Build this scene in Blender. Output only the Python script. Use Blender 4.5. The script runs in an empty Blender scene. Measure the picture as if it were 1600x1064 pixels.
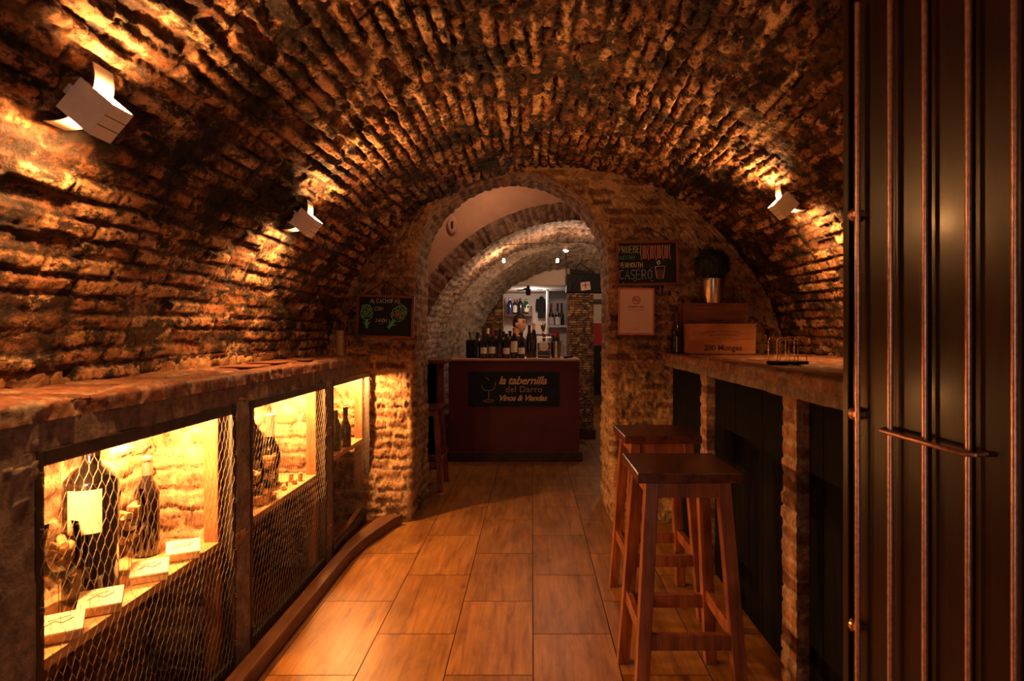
import bpy, bmesh, math, random
import numpy as np
from mathutils import Vector, Matrix
PI = math.pi
random.seed(7)
SC = bpy.context.scene
COL = SC.collection

# ------------------------------------------------------------------ camera, world, exposure
F = 950.0; VX, VY, EYE = 831.0, 518.0, 1.30
cam_d = bpy.data.cameras.new('camera'); cam = bpy.data.objects.new('camera', cam_d); COL.objects.link(cam)
cam.location = (0, 0, EYE); cam.rotation_euler = (PI/2, 0, 0)
cam_d.sensor_width = 36; cam_d.lens = 36*F/1600
cam_d.shift_x = -(VX-800)/1600; cam_d.shift_y = (VY-532)/1600
cam_d.clip_start = .05
cam_d.dof.use_dof = True; cam_d.dof.focus_distance = 4.3; cam_d.dof.aperture_fstop = 5.6
SC.camera = cam
w = bpy.data.worlds.new('world'); SC.world = w; w.use_nodes = True
w.node_tree.nodes['Background'].inputs[0].default_value = (.5, .25, .12, 1)
w.node_tree.nodes['Background'].inputs[1].default_value = .03
SC.view_settings.view_transform = 'Standard'; SC.view_settings.look = 'None'
SC.view_settings.gamma = 1; SC.view_settings.use_curve_mapping = False
SC.view_settings.exposure = 0.0
W_LAMP, W_CAB, W_INNER, W_KITCHEN = 72.0, 62.0, 8.0, 11.0
WARM = (1.0, .43, .13); AMBER = (1.0, .45, .135)

# daylight that falls in through the entrance behind the viewpoint
_l = bpy.data.lights.new('entrance_daylight', 'AREA'); _l.shape = 'RECTANGLE'; _l.size = .8; _l.size_y = 1.95; _l.energy = 9; _l.color = (1, .66, .50)
_o = bpy.data.objects.new('entrance_daylight', _l); COL.objects.link(_o); _o.location = (.15, -1.19, 1.05); _o.rotation_euler = (PI/2, 0, 0)

def at(px, py, Y): return Vector(((px-VX)/F*Y, Y, EYE-(py-VY)/F*Y))

# vault section
VCX, VCZ, VR, SPRING = .17, .806, 1.654, 1.14
XL, XR, WY, WB = -1.45, 1.79, 4.27, 4.80
FX = -1.137; RX = .94       # counter faces

# ------------------------------------------------------------------ noise
def _h(a, b, c, s=0):
    n = (a.astype(np.int64)*73856093) ^ (b.astype(np.int64)*19349663) ^ (c.astype(np.int64)*83492791) ^ (s*2654435)
    n = (n ^ (n >> 13))*1274126177 & 0xffffffff
    n = (n ^ (n >> 16))*2246822519 & 0xffffffff
    return ((n ^ (n >> 15)) & 0xffffff)/float(0xffffff)
def vn(x, y, z, s=0):
    xi, yi, zi = np.floor(x), np.floor(y), np.floor(z)
    fx, fy, fz = x-xi, y-yi, z-zi
    fx = fx*fx*(3-2*fx); fy = fy*fy*(3-2*fy); fz = fz*fz*(3-2*fz)
    r = 0
    for i in (0, 1):
        for j in (0, 1):
            for k in (0, 1):
                wt = (fx if i else 1-fx)*(fy if j else 1-fy)*(fz if k else 1-fz)
                r = r+wt*_h(xi+i, yi+j, zi+k, s)
    return r
def fbm(x, y, z, o=4, s=0):
    r = 0; a = .5; t = 0
    for i in range(o):
        r = r+a*vn(x*2**i, y*2**i, z*2**i, s+i*17); t += a; a *= .55
    return r/t*2-1
def ss(a, b, x):
    t = np.clip((x-a)/(b-a), 0, 1); return t*t*(3-2*t)
def bricks(u, v, seed=0, course=.07, L=.27, joint=.010, amp=.022, rough=.010, hole=.14, tilt=1.0, crumb=1.0):
    """height, brick random, brick mask for irregular hand laid brickwork; courses run along u"""
    z0 = np.zeros_like(u)+seed*3.1
    vv = v+.016*fbm(u*1.3, v*1.3, z0, 2, seed)+.006*fbm(u*7, v*7, z0, 2, seed+3)
    k = np.floor(vv/course); fv = vv/course-k
    lk = L*(.75+.5*_h(k, k*0, k*0, seed+9))
    uu = u+_h(k, k*0+1, k*0, seed)*L*4+.012*fbm(u*9, v*9, z0, 2, seed+5)
    j = np.floor(uu/lk); fu = uu/lk-j
    r = _h(k, j, k*0, seed+21); r2 = _h(k, j, k*0, seed+31)
    jt = joint*(1+.9*fbm(u*11, v*11, z0, 2, seed+8))
    d = np.minimum(np.minimum(fv, 1-fv)*course, np.minimum(fu, 1-fu)*lk)
    # chipped edges: the distance to the joint is eaten away by noise
    d = d-.009*crumb*np.clip(fbm(u*24, v*24, z0, 3, seed+41)+.15, 0, 1)*2
    m = ss(jt*.60, jt*.60+.0045, d)
    bh = amp*(r-.4)+tilt*amp*.5*(fv-.5)*(r2-.3)*2
    bh = np.where(r2 < hole, bh-amp*1.1, bh)
    mh = -amp*.62+amp*.6*fbm(u*6, v*6, z0, 3, seed+11)
    cr_ = fbm(u*30, v*30, z0, 4, seed+13); big = fbm(u*9, v*9, z0, 3, seed+17)
    spall = ss(.18, .34, big)*crumb
    h = m*bh+(1-m)*mh+rough*cr_*(.7+spall)+rough*.9*fbm(u*4, v*4, z0, 2, seed+15)-spall*amp*.55
    h = h+rough*.55*crumb*np.abs(fbm(u*55, v*55, z0, 2, seed+19))
    return h, r, m

# ------------------------------------------------------------------ object helpers
def mesh_np(name, verts, faces, mat, parent=None, attr=None, smooth=True):
    me = bpy.data.meshes.new(name)
    nv, nf = len(verts), len(faces)
    me.vertices.add(nv); me.vertices.foreach_set('co', np.ascontiguousarray(verts, dtype=np.float32).ravel())
    me.loops.add(nf*4); me.loops.foreach_set('vertex_index', np.ascontiguousarray(faces, dtype=np.int32).ravel())
    me.polygons.add(nf); me.polygons.foreach_set('loop_start', np.arange(0, nf*4, 4, dtype=np.int32))
    me.polygons.foreach_set('loop_total', np.full(nf, 4, dtype=np.int32))
    me.update(calc_edges=True)
    if smooth: me.polygons.foreach_set('use_smooth', np.ones(nf, dtype=bool))
    if attr is not None:
        a = me.color_attributes.new('mas', 'FLOAT_COLOR', 'POINT')
        a.data.foreach_set('color', np.ascontiguousarray(attr, dtype=np.float32).ravel())
    me.materials.append(mat)
    o = bpy.data.objects.new(name, me); COL.objects.link(o); o.parent = parent
    return o
def grid_faces(n, m, base=0, flip=False):
    i, j = np.meshgrid(np.arange(n-1), np.arange(m-1), indexing='ij')
    a = (i*m+j).ravel()+base; b = a+m; c = b+1; d = a+1
    return np.stack([a, d, c, b] if flip else [a, b, c, d], 1)
def pack(r, m, h):
    return np.stack([r.ravel(), m.ravel(), h.ravel()*20+.5, np.ones(r.size)], 1)
def rough_box(name, lo, hi, mat, parent=None, step=.012, kind='brick', seed=0, skip='', axis='z', **kw):
    """box whose six sides carry real relief"""
    lo = np.array(lo, float); hi = np.array(hi, float); V = []; Fc = []; A = []; base = 0
    for ax in range(3):
        for side in (0, 1):
            if 'xyz'[ax]+'-+'[side] in skip.split(): continue
            p, q = [i for i in range(3) if i != ax]
            n = max(2, int(math.ceil((hi[p]-lo[p])/step))+1); m = max(2, int(math.ceil((hi[q]-lo[q])/step))+1)
            a, b = np.meshgrid(np.linspace(lo[p], hi[p], n), np.linspace(lo[q], hi[q], m), indexing='ij')
            P = np.zeros((n, m, 3)); P[..., p] = a; P[..., q] = b; P[..., ax] = hi[ax] if side else lo[ax]
            P = P.reshape(-1, 3); V.append(P)
            fl = (side == 0) != (ax == 1)
            Fc.append(grid_faces(n, m, base, fl)); base += n*m
    V = np.concatenate(V); Fc = np.concatenate(Fc)
    N = np.zeros_like(V); e = 1e-5
    for ax in range(3):
        N[:, ax] += (V[:, ax] > hi[ax]-e)*1.; N[:, ax] -= (V[:, ax] < lo[ax]+e)*1.
    N /= np.linalg.norm(N, axis=1)[:, None]
    if kind == 'brick':
        if axis == 'z': u, v = V[:, 0]+V[:, 1], V[:, 2]
        elif axis == 'y': u, v = V[:, 0]+V[:, 2], V[:, 1]
        else: u, v = V[:, 1]+V[:, 2], V[:, 0]
        h, r, m = bricks(u, v, seed, **kw)
    else:
        amp = kw.get('amp', .006)
        h = amp*fbm(V[:, 0]*9, V[:, 1]*9, V[:, 2]*9, 4, seed); r = .5+0*h; m = 0*h
    return mesh_np(name, V+N*h[:, None], Fc, mat, parent, pack(r, m, h))
def BM(): return bmesh.new()
def obj(name, bm, mat, parent=None, smooth=False, bevel=0, loc=None, rot=None):
    me = bpy.data.meshes.new(name)
    bmesh.ops.recalc_face_normals(bm, faces=bm.faces)
    bm.to_mesh(me); bm.free()
    if smooth:
        me.polygons.foreach_set('use_smooth', np.ones(len(me.polygons), dtype=bool))
        me.set_sharp_from_angle(angle=math.radians(40))
    me.materials.append(mat)
    o = bpy.data.objects.new(name, me); COL.objects.link(o); o.parent = parent
    if loc is not None: o.location = loc
    if rot is not None: o.rotation_euler = rot
    if bevel:
        b = o.modifiers.new('bevel', 'BEVEL'); b.width = bevel; b.segments = 2; b.limit_method = 'ANGLE'
    return o
def box(bm, lo, hi, M=None):
    c = [(a+b)/2 for a, b in zip(lo, hi)]; s = [abs(b-a) for a, b in zip(lo, hi)]
    mt = Matrix.Translation(c) @ Matrix.Diagonal((*s, 1))
    bmesh.ops.create_cube(bm, size=1, matrix=(M @ mt) if M else mt); return bm
def bar(bm, p0, p1, wx, wy, top=None):
    """square-section bar between two points, horizontal end cuts"""
    top = top or (wx, wy); vs = []
    for p, (a, b) in ((p0, (wx, wy)), (p1, top)):
        for sx, sy in ((-1, -1), (1, -1), (1, 1), (-1, 1)):
            vs.append(bm.verts.new((p[0]+sx*a/2, p[1]+sy*b/2, p[2])))
    for f in ((0, 1, 2, 3), (4, 5, 6, 7), (0, 1, 5, 4), (1, 2, 6, 5), (2, 3, 7, 6), (3, 0, 4, 7)):
        bm.faces.new([vs[i] for i in f])
    return bm
def tube(bm, pts, r, seg=8, closed=False, caps=True):
    pts = [Vector(p) for p in pts]; n = len(pts); rings = []
    prev = None
    for i, p in enumerate(pts):
        if closed: d = pts[(i+1) % n]-pts[i-1]
        else: d = pts[min(i+1, n-1)]-pts[max(i-1, 0)]
        d.normalize()
        if prev is None:
            a = Vector((0, 0, 1)) if abs(d.z) < .9 else Vector((1, 0, 0))
            x = d.cross(a).normalized()
        else:
            x = (prev-d*prev.dot(d)).normalized()
        prev = x; y = d.cross(x)
        rr = r[i] if isinstance(r, (list, tuple)) else r
        rings.append([bm.verts.new(p+x*rr*math.cos(2*PI*k/seg)+y*rr*math.sin(2*PI*k/seg)) for k in range(seg)])
    for i in range(n if closed else n-1):
        A, B = rings[i], rings[(i+1) % n]
        for k in range(seg): bm.faces.new((A[k], A[(k+1) % seg], B[(k+1) % seg], B[k]))
    if caps and not closed:
        bm.faces.new(rings[0]); bm.faces.new(rings[-1][::-1])
    return bm
def lathe(bm, prof, seg=24, c=(0, 0, 0), cap=True):
    rings = []
    for r, z in prof:
        rings.append([bm.verts.new((c[0]+r*math.cos(2*PI*k/seg), c[1]+r*math.sin(2*PI*k/seg), c[2]+z)) for k in range(seg)])
    for A, B in zip(rings[:-1], rings[1:]):
        for k in range(seg): bm.faces.new((A[k], A[(k+1) % seg], B[(k+1) % seg], B[k]))
    if cap:
        if prof[0][0] > 1e-4: bm.faces.new(rings[0][::-1])
        if prof[-1][0] > 1e-4: bm.faces.new(rings[-1])
    return bm
def tag(o, label=None, cat=None, group=None, kind=None):
    if label: o['label'] = label
    if cat: o['category'] = cat
    if group: o['group'] = group
    if kind: o['kind'] = kind
    return o
def thing(name, label, cat, loc=(0, 0, 0), rz=0, group=None):
    o = bpy.data.objects.new(name, None); COL.objects.link(o); o.empty_display_size = .05
    o.location = loc; o.rotation_euler = (0, 0, rz)
    return tag(o, label, cat, group)
def struct(o, label=None): return tag(o, label, None, None, 'structure')
def copy_tree(o, parent=None):
    c = o.copy(); COL.objects.link(c); c.parent = parent
    for ch in list(o.children): copy_tree(ch, c)
    return c
def light(name, loc, watt, color, r=.02, parent=None):
    l = bpy.data.lights.new(name, 'POINT'); l.energy = watt; l.color = color; l.shadow_soft_size = r
    o = bpy.data.objects.new(name, l); COL.objects.link(o); o.location = loc; o.parent = parent; return o

# ------------------------------------------------------------------ materials
def nodes(name):
    m = bpy.data.materials.new(name); m.use_nodes = True; nt = m.node_tree
    return m, nt, nt.nodes['Principled BSDF']
def N(nt, t, **kw):
    n = nt.nodes.new(t)
    for k, v in kw.items():
        if k in ('operation', 'blend_type', 'data_type', 'attribute_name', 'attribute_type', 'feature', 'noise_dimensions'): setattr(n, k, v)
        else: n.inputs[k].default_value = v
    return n
def ramp(nt, stops, src):
    r = nt.nodes.new('ShaderNodeValToRGB'); nt.links.new(src, r.inputs[0])
    while len(r.color_ramp.elements) < len(stops): r.color_ramp.elements.new(.5)
    for e, (p, c) in zip(r.color_ramp.elements, stops):
        e.position = p; e.color = (*c, 1) if len(c) == 3 else c
    return r.outputs[0]
def mixc(nt, fac, a, b, mode='MIX'):
    n = nt.nodes.new('ShaderNodeMix'); n.data_type = 'RGBA'; n.blend_type = mode
    for idx, v in ((0, fac), (6, a), (7, b)):
        if isinstance(v, (int, float)): n.inputs[idx].default_value = v
        elif isinstance(v, tuple): n.inputs[idx].default_value = (*v[:3], 1)
        else: nt.links.new(v, n.inputs[idx])
    return n.outputs[2]
def simple(name, col, rough=.5, metal=0, noise=.0, scale=30, bump=0, spec=.5, emit=None, stretch=None, coat=0):
    m, nt, p = nodes(name)
    p.inputs['Base Color'].default_value = (*col, 1); p.inputs['Roughness'].default_value = rough
    p.inputs['Metallic'].default_value = metal; p.inputs['Specular IOR Level'].default_value = spec
    p.inputs['Coat Weight'].default_value = coat
    tc = nt.nodes.new('ShaderNodeTexCoord'); mp = nt.nodes.new('ShaderNodeMapping')
    nt.links.new(tc.outputs['Object'], mp.inputs[0])
    if stretch: mp.inputs['Scale'].default_value = stretch
    nz = N(nt, 'ShaderNodeTexNoise', Scale=scale, Detail=5.0); nt.links.new(mp.outputs[0], nz.inputs['Vector'])
    if noise:
        d = tuple(c*(1-noise) for c in col); b = tuple(min(1, c*(1+noise)) for c in col)
        nt.links.new(ramp(nt, [(.3, d), (.7, b)], nz.outputs['Fac']), p.inputs['Base Color'])
    if bump:
        bp = N(nt, 'ShaderNodeBump', Strength=min(1, bump), Distance=.004); nt.links.new(nz.outputs['Fac'], bp.inputs['Height'])
        nt.links.new(bp.outputs[0], p.inputs['Normal'])
    if emit:
        p.inputs['Emission Color'].default_value = (*emit[0], 1); p.inputs['Emission Strength'].default_value = emit[1]
    return m
def masonry(name, stops, mortar, soot=.5, soot_col=(.012, .008, .006), rough=.88, bump=.7, sscale=2.2, gain=1.0, sootlo=.47, sheen=.25, patch=0.0, stretch=None):
    m, nt, p = nodes(name); L = nt.links
    tc = nt.nodes.new('ShaderNodeTexCoord')
    at_ = N(nt, 'ShaderNodeAttribute', attribute_name='mas')
    sp = nt.nodes.new('ShaderNodeSeparateColor'); L.new(at_.outputs['Color'], sp.inputs[0])
    n1 = N(nt, 'ShaderNodeTexNoise', Scale=55.0, Detail=8.0, Roughness=.65); L.new(tc.outputs['Object'], n1.inputs['Vector'])
    n2 = N(nt, 'ShaderNodeTexNoise', Scale=sscale, Detail=7.0, Roughness=.72); L.new(tc.outputs['Object'], n2.inputs['Vector'])
    n3 = N(nt, 'ShaderNodeTexNoise', Scale=16.0, Detail=6.0, Roughness=.6); L.new(tc.outputs['Object'], n3.inputs['Vector'])
    c = ramp(nt, stops, sp.outputs[0])
    c = mixc(nt, sp.outputs[1], mortar, c)
    v = ramp(nt, [(.3, (.45, .42, .40)), (.7, (1.25*gain, 1.2*gain, 1.12*gain))], n3.outputs['Fac'])
    c = mixc(nt, 1.0, c, v, 'MULTIPLY')
    v2 = ramp(nt, [(.35, (.7, .7, .7)), (.65, (1.2, 1.2, 1.2))], n1.outputs['Fac'])
    c = mixc(nt, 1.0, c, v2, 'MULTIPLY')
    s = ramp(nt, [(sootlo, (0, 0, 0)), (sootlo+.12, (soot, soot, soot))], n2.outputs['Fac'])
    c = mixc(nt, s, c, soot_col)
    if patch:      # remnants of pale render, then speckled soot
        mpv = nt.nodes.new('ShaderNodeMapping'); L.new(tc.outputs['Object'], mpv.inputs[0])
        if stretch: mpv.inputs['Scale'].default_value = stretch
        n5 = N(nt, 'ShaderNodeTexNoise', Scale=7.0, Detail=9.0, Roughness=.70); L.new(mpv.outputs[0], n5.inputs['Vector'])
        c = mixc(nt, ramp(nt, [(.55, (0, 0, 0)), (.61, (patch, patch, patch))], n5.outputs['Fac']), c, (.56, .34, .18))
        n6 = N(nt, 'ShaderNodeTexNoise', Scale=13.0, Detail=8.0, Roughness=.75); L.new(mpv.outputs[0], n6.inputs['Vector'])
        c = mixc(nt, ramp(nt, [(.49, (0, 0, 0)), (.56, (soot, soot, soot))], n6.outputs['Fac']), c, soot_col)
        c = mixc(nt, s, c, soot_col)
    # small black pits
    n4 = N(nt, 'ShaderNodeTexNoise', Scale=30.0, Detail=5.0, Roughness=.7); L.new(tc.outputs['Object'], n4.inputs['Vector'])
    pt = ramp(nt, [(.56, (0, 0, 0)), (.64, (soot, soot, soot))], n4.outputs['Fac'])
    c = mixc(nt, pt, c, tuple(x*1.5 for x in soot_col))
    L.new(c, p.inputs['Base Color']); p.inputs['Roughness'].default_value = rough
    p.inputs['Specular IOR Level'].default_value = sheen
    ad = N(nt, 'ShaderNodeMath', operation='ADD'); L.new(n1.outputs['Fac'], ad.inputs[0]); L.new(n4.outputs['Fac'], ad.inputs[1])
    bp = N(nt, 'ShaderNodeBump', Strength=bump, Distance=.008); L.new(ad.outputs[0], bp.inputs['Height'])
    L.new(bp.outputs[0], p.inputs['Normal'])
    return m
def wood(name, dark, light_, rough=.4, scale=1.0, axis=2, coat=.0, bump=.2, spec=.5):
    m, nt, p = nodes(name); L = nt.links; p.inputs['Specular IOR Level'].default_value = spec
    tc = nt.nodes.new('ShaderNodeTexCoord'); mp = nt.nodes.new('ShaderNodeMapping'); L.new(tc.outputs['Object'], mp.inputs[0])
    s = [26*scale]*3; s[axis] = 1.8*scale; mp.inputs['Scale'].default_value = s
    nz = N(nt, 'ShaderNodeTexNoise', Scale=1.6, Detail=6.0, Roughness=.6, Distortion=.6); L.new(mp.outputs[0], nz.inputs['Vector'])
    n2 = N(nt, 'ShaderNodeTexNoise', Scale=7.0, Detail=3.0); L.new(tc.outputs['Object'], n2.inputs['Vector'])
    c = ramp(nt, [(.3, dark), (.68, light_)], nz.outputs['Fac'])
    c = mixc(nt, 1.0, c, ramp(nt, [(.3, (.65, .6, .55)), (.7, (1.1, 1.1, 1.1))], n2.outputs['Fac']), 'MULTIPLY')
    L.new(c, p.inputs['Base Color']); p.inputs['Roughness'].default_value = rough; p.inputs['Coat Weight'].default_value = coat
    p.inputs['Coat Roughness'].default_value = .15
    bp = N(nt, 'ShaderNodeBump', Strength=bump, Distance=.002); L.new(nz.outputs['Fac'], bp.inputs['Height']); L.new(bp.outputs[0], p.inputs['Normal'])
    return m
def glass(name, col=(1, 1, 1), rough=.02):
    m, nt, p = nodes(name)      # thin-walled glass: clear with fresnel reflection
    tr = N(nt, 'ShaderNodeBsdfTransparent', Color=(.93, .93, .91, 1)); gl = N(nt, 'ShaderNodeBsdfGlossy', Roughness=.03)
    fr = N(nt, 'ShaderNodeFresnel', IOR=1.5); mx = nt.nodes.new('ShaderNodeMixShader')
    nt.links.new(fr.outputs[0], mx.inputs[0]); nt.links.new(tr.outputs[0], mx.inputs[1]); nt.links.new(gl.outputs[0], mx.inputs[2])
    nt.links.new(mx.outputs[0], nt.nodes['Material Output'].inputs[0])
    return m

BR = [(.0, (.10, .040, .018)), (.35, (.24, .095, .042)), (.65, (.36, .165, .075)), (1., (.50, .29, .15))]
M = {}
M['vault'] = masonry('vault_brick', [(.0, (.07, .028, .013)), (.3, (.20, .080, .036)), (.6, (.38, .175, .08)), (.85, (.52, .29, .15)), (1., (.66, .44, .26))], (.10, .052, .028), soot=.94, sscale=2.4, sootlo=.505, bump=1.0, patch=.8, stretch=(1.3, .75, 1.3))
M['wallbrick'] = masonry('old_wall_brick', [(.0, (.16, .075, .035)), (.5, (.33, .17, .08)), (1., (.52, .33, .18))], (.42, .28, .16), soot=.75, sootlo=.56)
M['pierbrick'] = masonry('counter_pier_brick', [(.0, (.20, .085, .045)), (.5, (.36, .17, .10)), (1., (.46, .27, .17))], (.40, .29, .20), soot=.5, sootlo=.60, bump=.4)
M['ledge'] = masonry('ledge_brick', [(.0, (.20, .075, .045)), (.5, (.29, .12, .07)), (1., (.38, .20, .12))], (.34, .26, .20), soot=.4, sootlo=.62, bump=.35, rough=.6, sheen=.4)
M['mortar'] = masonry('grey_render', [(0, (.22, .175, .15)), (1, (.29, .24, .205))], (.26, .205, .175), soot=.3, sootlo=.62, bump=.35)
M['inner'] = masonry('inner_vault_brick', [(.0, (.13, .065, .045)), (.5, (.30, .17, .12)), (1., (.46, .32, .24))], (.40, .31, .25), soot=.6, sootlo=.56)
M['rib'] = masonry('whitewashed_rib', [(0, (.36, .29, .24)), (1, (.5, .42, .36))], (.40, .33, .28), soot=.45, sootlo=.56)
M['cork'] = masonry('cork_mosaic', [(.0, (.20, .09, .04)), (.5, (.42, .23, .11)), (1., (.62, .42, .24))], (.09, .05, .03), soot=.2, sootlo=.66, bump=.3)
M['plaster'] = simple('pink_plaster', (.60, .36, .25), .9, noise=.10, scale=5, bump=.3)
M['cream'] = simple('cream_paint', (.66, .54, .46), .85, noise=.06, scale=4)
M['white'] = simple('white_paint', (.74, .75, .80), .6)
M['lampwhite'] = simple('lamp_white_metal', (.80, .74, .68), .45, noise=.05, scale=40)
M['black'] = simple('black_paint', (.009, .009, .010), .6, noise=.3, scale=8, spec=.25)
M['panel'] = wood('black_stained_board', (.004, .004, .005), (.008, .008, .0095), .85, spec=.06)
M['darkmetal'] = simple('dark_iron', (.03, .018, .014), .4, metal=.7, noise=.5, scale=60, bump=.3)
M['frame'] = simple('dark_frame_wood', (.030, .016, .010), .6, noise=.4, scale=25, bump=.5)
M['stool'] = wood('stool_wood', (.14, .036, .014), (.40, .125, .048), .32, coat=.3)
M['seat'] = wood('stool_seat_wood', (.055, .016, .009), (.16, .045, .02), .25, axis=1, coat=.4)
M['post'] = wood('cabinet_post_wood', (.20, .065, .018), (.38, .15, .045), .65)
M['shelf'] = wood('shelf_pine', (.42, .22, .09), (.66, .40, .18), .6, axis=1)
M['kerb'] = wood('kerb_wood', (.07, .025, .010), (.16, .065, .025), .5, axis=1)
M['wire'] = simple('galvanised_wire', (.26, .19, .13), .6, metal=.2)
M['board'] = simple('slate_black', (.010, .015, .021), .7, noise=.35, scale=14, spec=.3)
M['boardframe'] = wood('board_frame_wood', (.13, .035, .018), (.28, .085, .04), .5, axis=0)
M['cord'] = simple('dark_cord', (.03, .014, .01), .9)
M['bottle'] = simple('dark_bottle_glass', (.010, .006, .006), .06, spec=.8, coat=.5)
M['greenbottle'] = simple('green_bottle_glass', (.010, .05, .012), .06, spec=.8, coat=.5)
M['bluebottle'] = simple('blue_bottle_glass', (.012, .02, .10), .08, spec=.8, coat=.5)
M['label'] = simple('paper_label', (.78, .66, .48), .8, noise=.08, scale=30)
M['capred'] = simple('red_capsule', (.30, .015, .02), .35)
M['capdark'] = simple('dark_capsule', (.035, .012, .012), .35)
M['caporange'] = simple('orange_capsule', (.62, .20, .06), .4)
M['capsilver'] = simple('silver_capsule', (.60, .52, .42), .3, metal=.7)
M['glass'] = glass('clear_glass')
M['corks'] = simple('cork', (.56, .33, .15), .9, noise=.35, scale=120, bump=.5)
M['card'] = simple('cream_card', (.80, .70, .52), .75, noise=.05, scale=60)
M['cardedge'] = simple('card_edge', (.55, .36, .16), .8, noise=.2, scale=60)
M['ink'] = simple('brown_ink', (.16, .07, .03), .9)
M['steel'] = simple('brushed_steel', (.62, .55, .48), .24, metal=1, noise=.1, scale=60, stretch=(1, 1, .05))
M['brass'] = simple('gold_wire', (.80, .52, .24), .25, metal=1)
M['leaf'] = simple('dark_leaf', (.012, .018, .010), .7, noise=.5, scale=40)
M['crate'] = wood('crate_pine', (.36, .14, .055), (.56, .25, .10), .6, axis=0)
M['cratedark'] = wood('crate_old_pine', (.10, .035, .018), (.26, .09, .04), .6, axis=0)
M['burn'] = simple('burnt_lettering', (.05, .018, .010), .8)
M['paper'] = simple('notice_paper', (.80, .62, .52), .8)
M['redink'] = simple('red_ink', (.62, .05, .045), .7)
M['darkink'] = simple('dark_ink', (.07, .025, .02), .8)
M['maroon'] = simple('maroon_paint', (.10, .008, .010), .62, noise=.25, scale=5, bump=.1)
M['maroon_dark'] = simple('dark_plinth', (.045, .016, .012), .7, noise=.4, scale=12)
M['bartop'] = wood('bar_top_wood', (.30, .13, .07), (.50, .26, .16), .4, axis=0)
M['signtext'] = simple('sign_lettering', (.72, .46, .26), .7)
M['signdim'] = simple('sign_lettering_dim', (.40, .25, .18), .7)
M['chalk_y'] = simple('yellow_chalk', (.80, .80, .32), .9, noise=.3, scale=200)
M['chalk_g'] = simple('green_chalk', (.12, .60, .20), .9, noise=.4, scale=200)
M['chalk_w'] = simple('white_chalk', (.88, .82, .76), .9, noise=.3, scale=200)
M['chalk_b'] = simple('blue_chalk', (.45, .68, .85), .9, noise=.3, scale=200)
M['chalk_r'] = simple('red_chalk', (.42, .09, .07), .9, noise=.4, scale=200)
M['chalk_p'] = simple('pink_chalk', (.36, .13, .10), .9, noise=.3, scale=200)
M['chalk_gl'] = simple('pale_green_chalk', (.30, .72, .30), .9, noise=.4, scale=200)
M['skin'] = simple('skin', (.56, .28, .16), .5, noise=.06, scale=20)
M['hair'] = simple('black_hair', (.012, .008, .006), .6, noise=.4, scale=90, bump=.6)
M['shirt'] = simple('black_shirt', (.012, .011, .014), .8, noise=.3, scale=30)
M['cloth'] = simple('black_cloth', (.010, .010, .012), .9)
M['whitecloth'] = simple('white_cloth', (.62, .62, .60), .9)
M['redwood'] = wood('red_stained_wood', (.10, .018, .012), (.20, .04, .022), .35, axis=0)
M['candle'] = simple('candle_holder_wood', (.42, .26, .13), .6, noise=.3, scale=60)
M['menu'] = simple('brown_menu_card', (.22, .085, .045), .6, noise=.3, scale=14)
M['ceil_dark'] = simple('dark_ceiling', (.05, .03, .022), .9, noise=.5, scale=6)
M['redpaint'] = simple('red_wall_paint', (.36, .015, .018), .7)
M['emit_warm'] = simple('lit_bulb_warm', (1, .6, .3), .5, emit=((1, .62, .28), 30))
M['emit_white'] = simple('lit_bulb_white', (1, .9, .8), .5, emit=((1, .92, .82), 30))
M['emit_cab'] = simple('lit_cabinet_led', (1, .8, .5), .5, emit=((1, .62, .26), 12))
M['grout'] = simple('floor_grout', (.05, .022, .012), .9)
# door: glossy lacquered wood
M['door'] = wood('lacquered_dark_door', (.010, .003, .002), (.034, .009, .005), .30, coat=.22)
M['rod'] = simple('painted_iron_rod', (.66, .38, .30), .30, metal=.85, noise=.25, scale=80, bump=.15, coat=.6)

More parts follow.
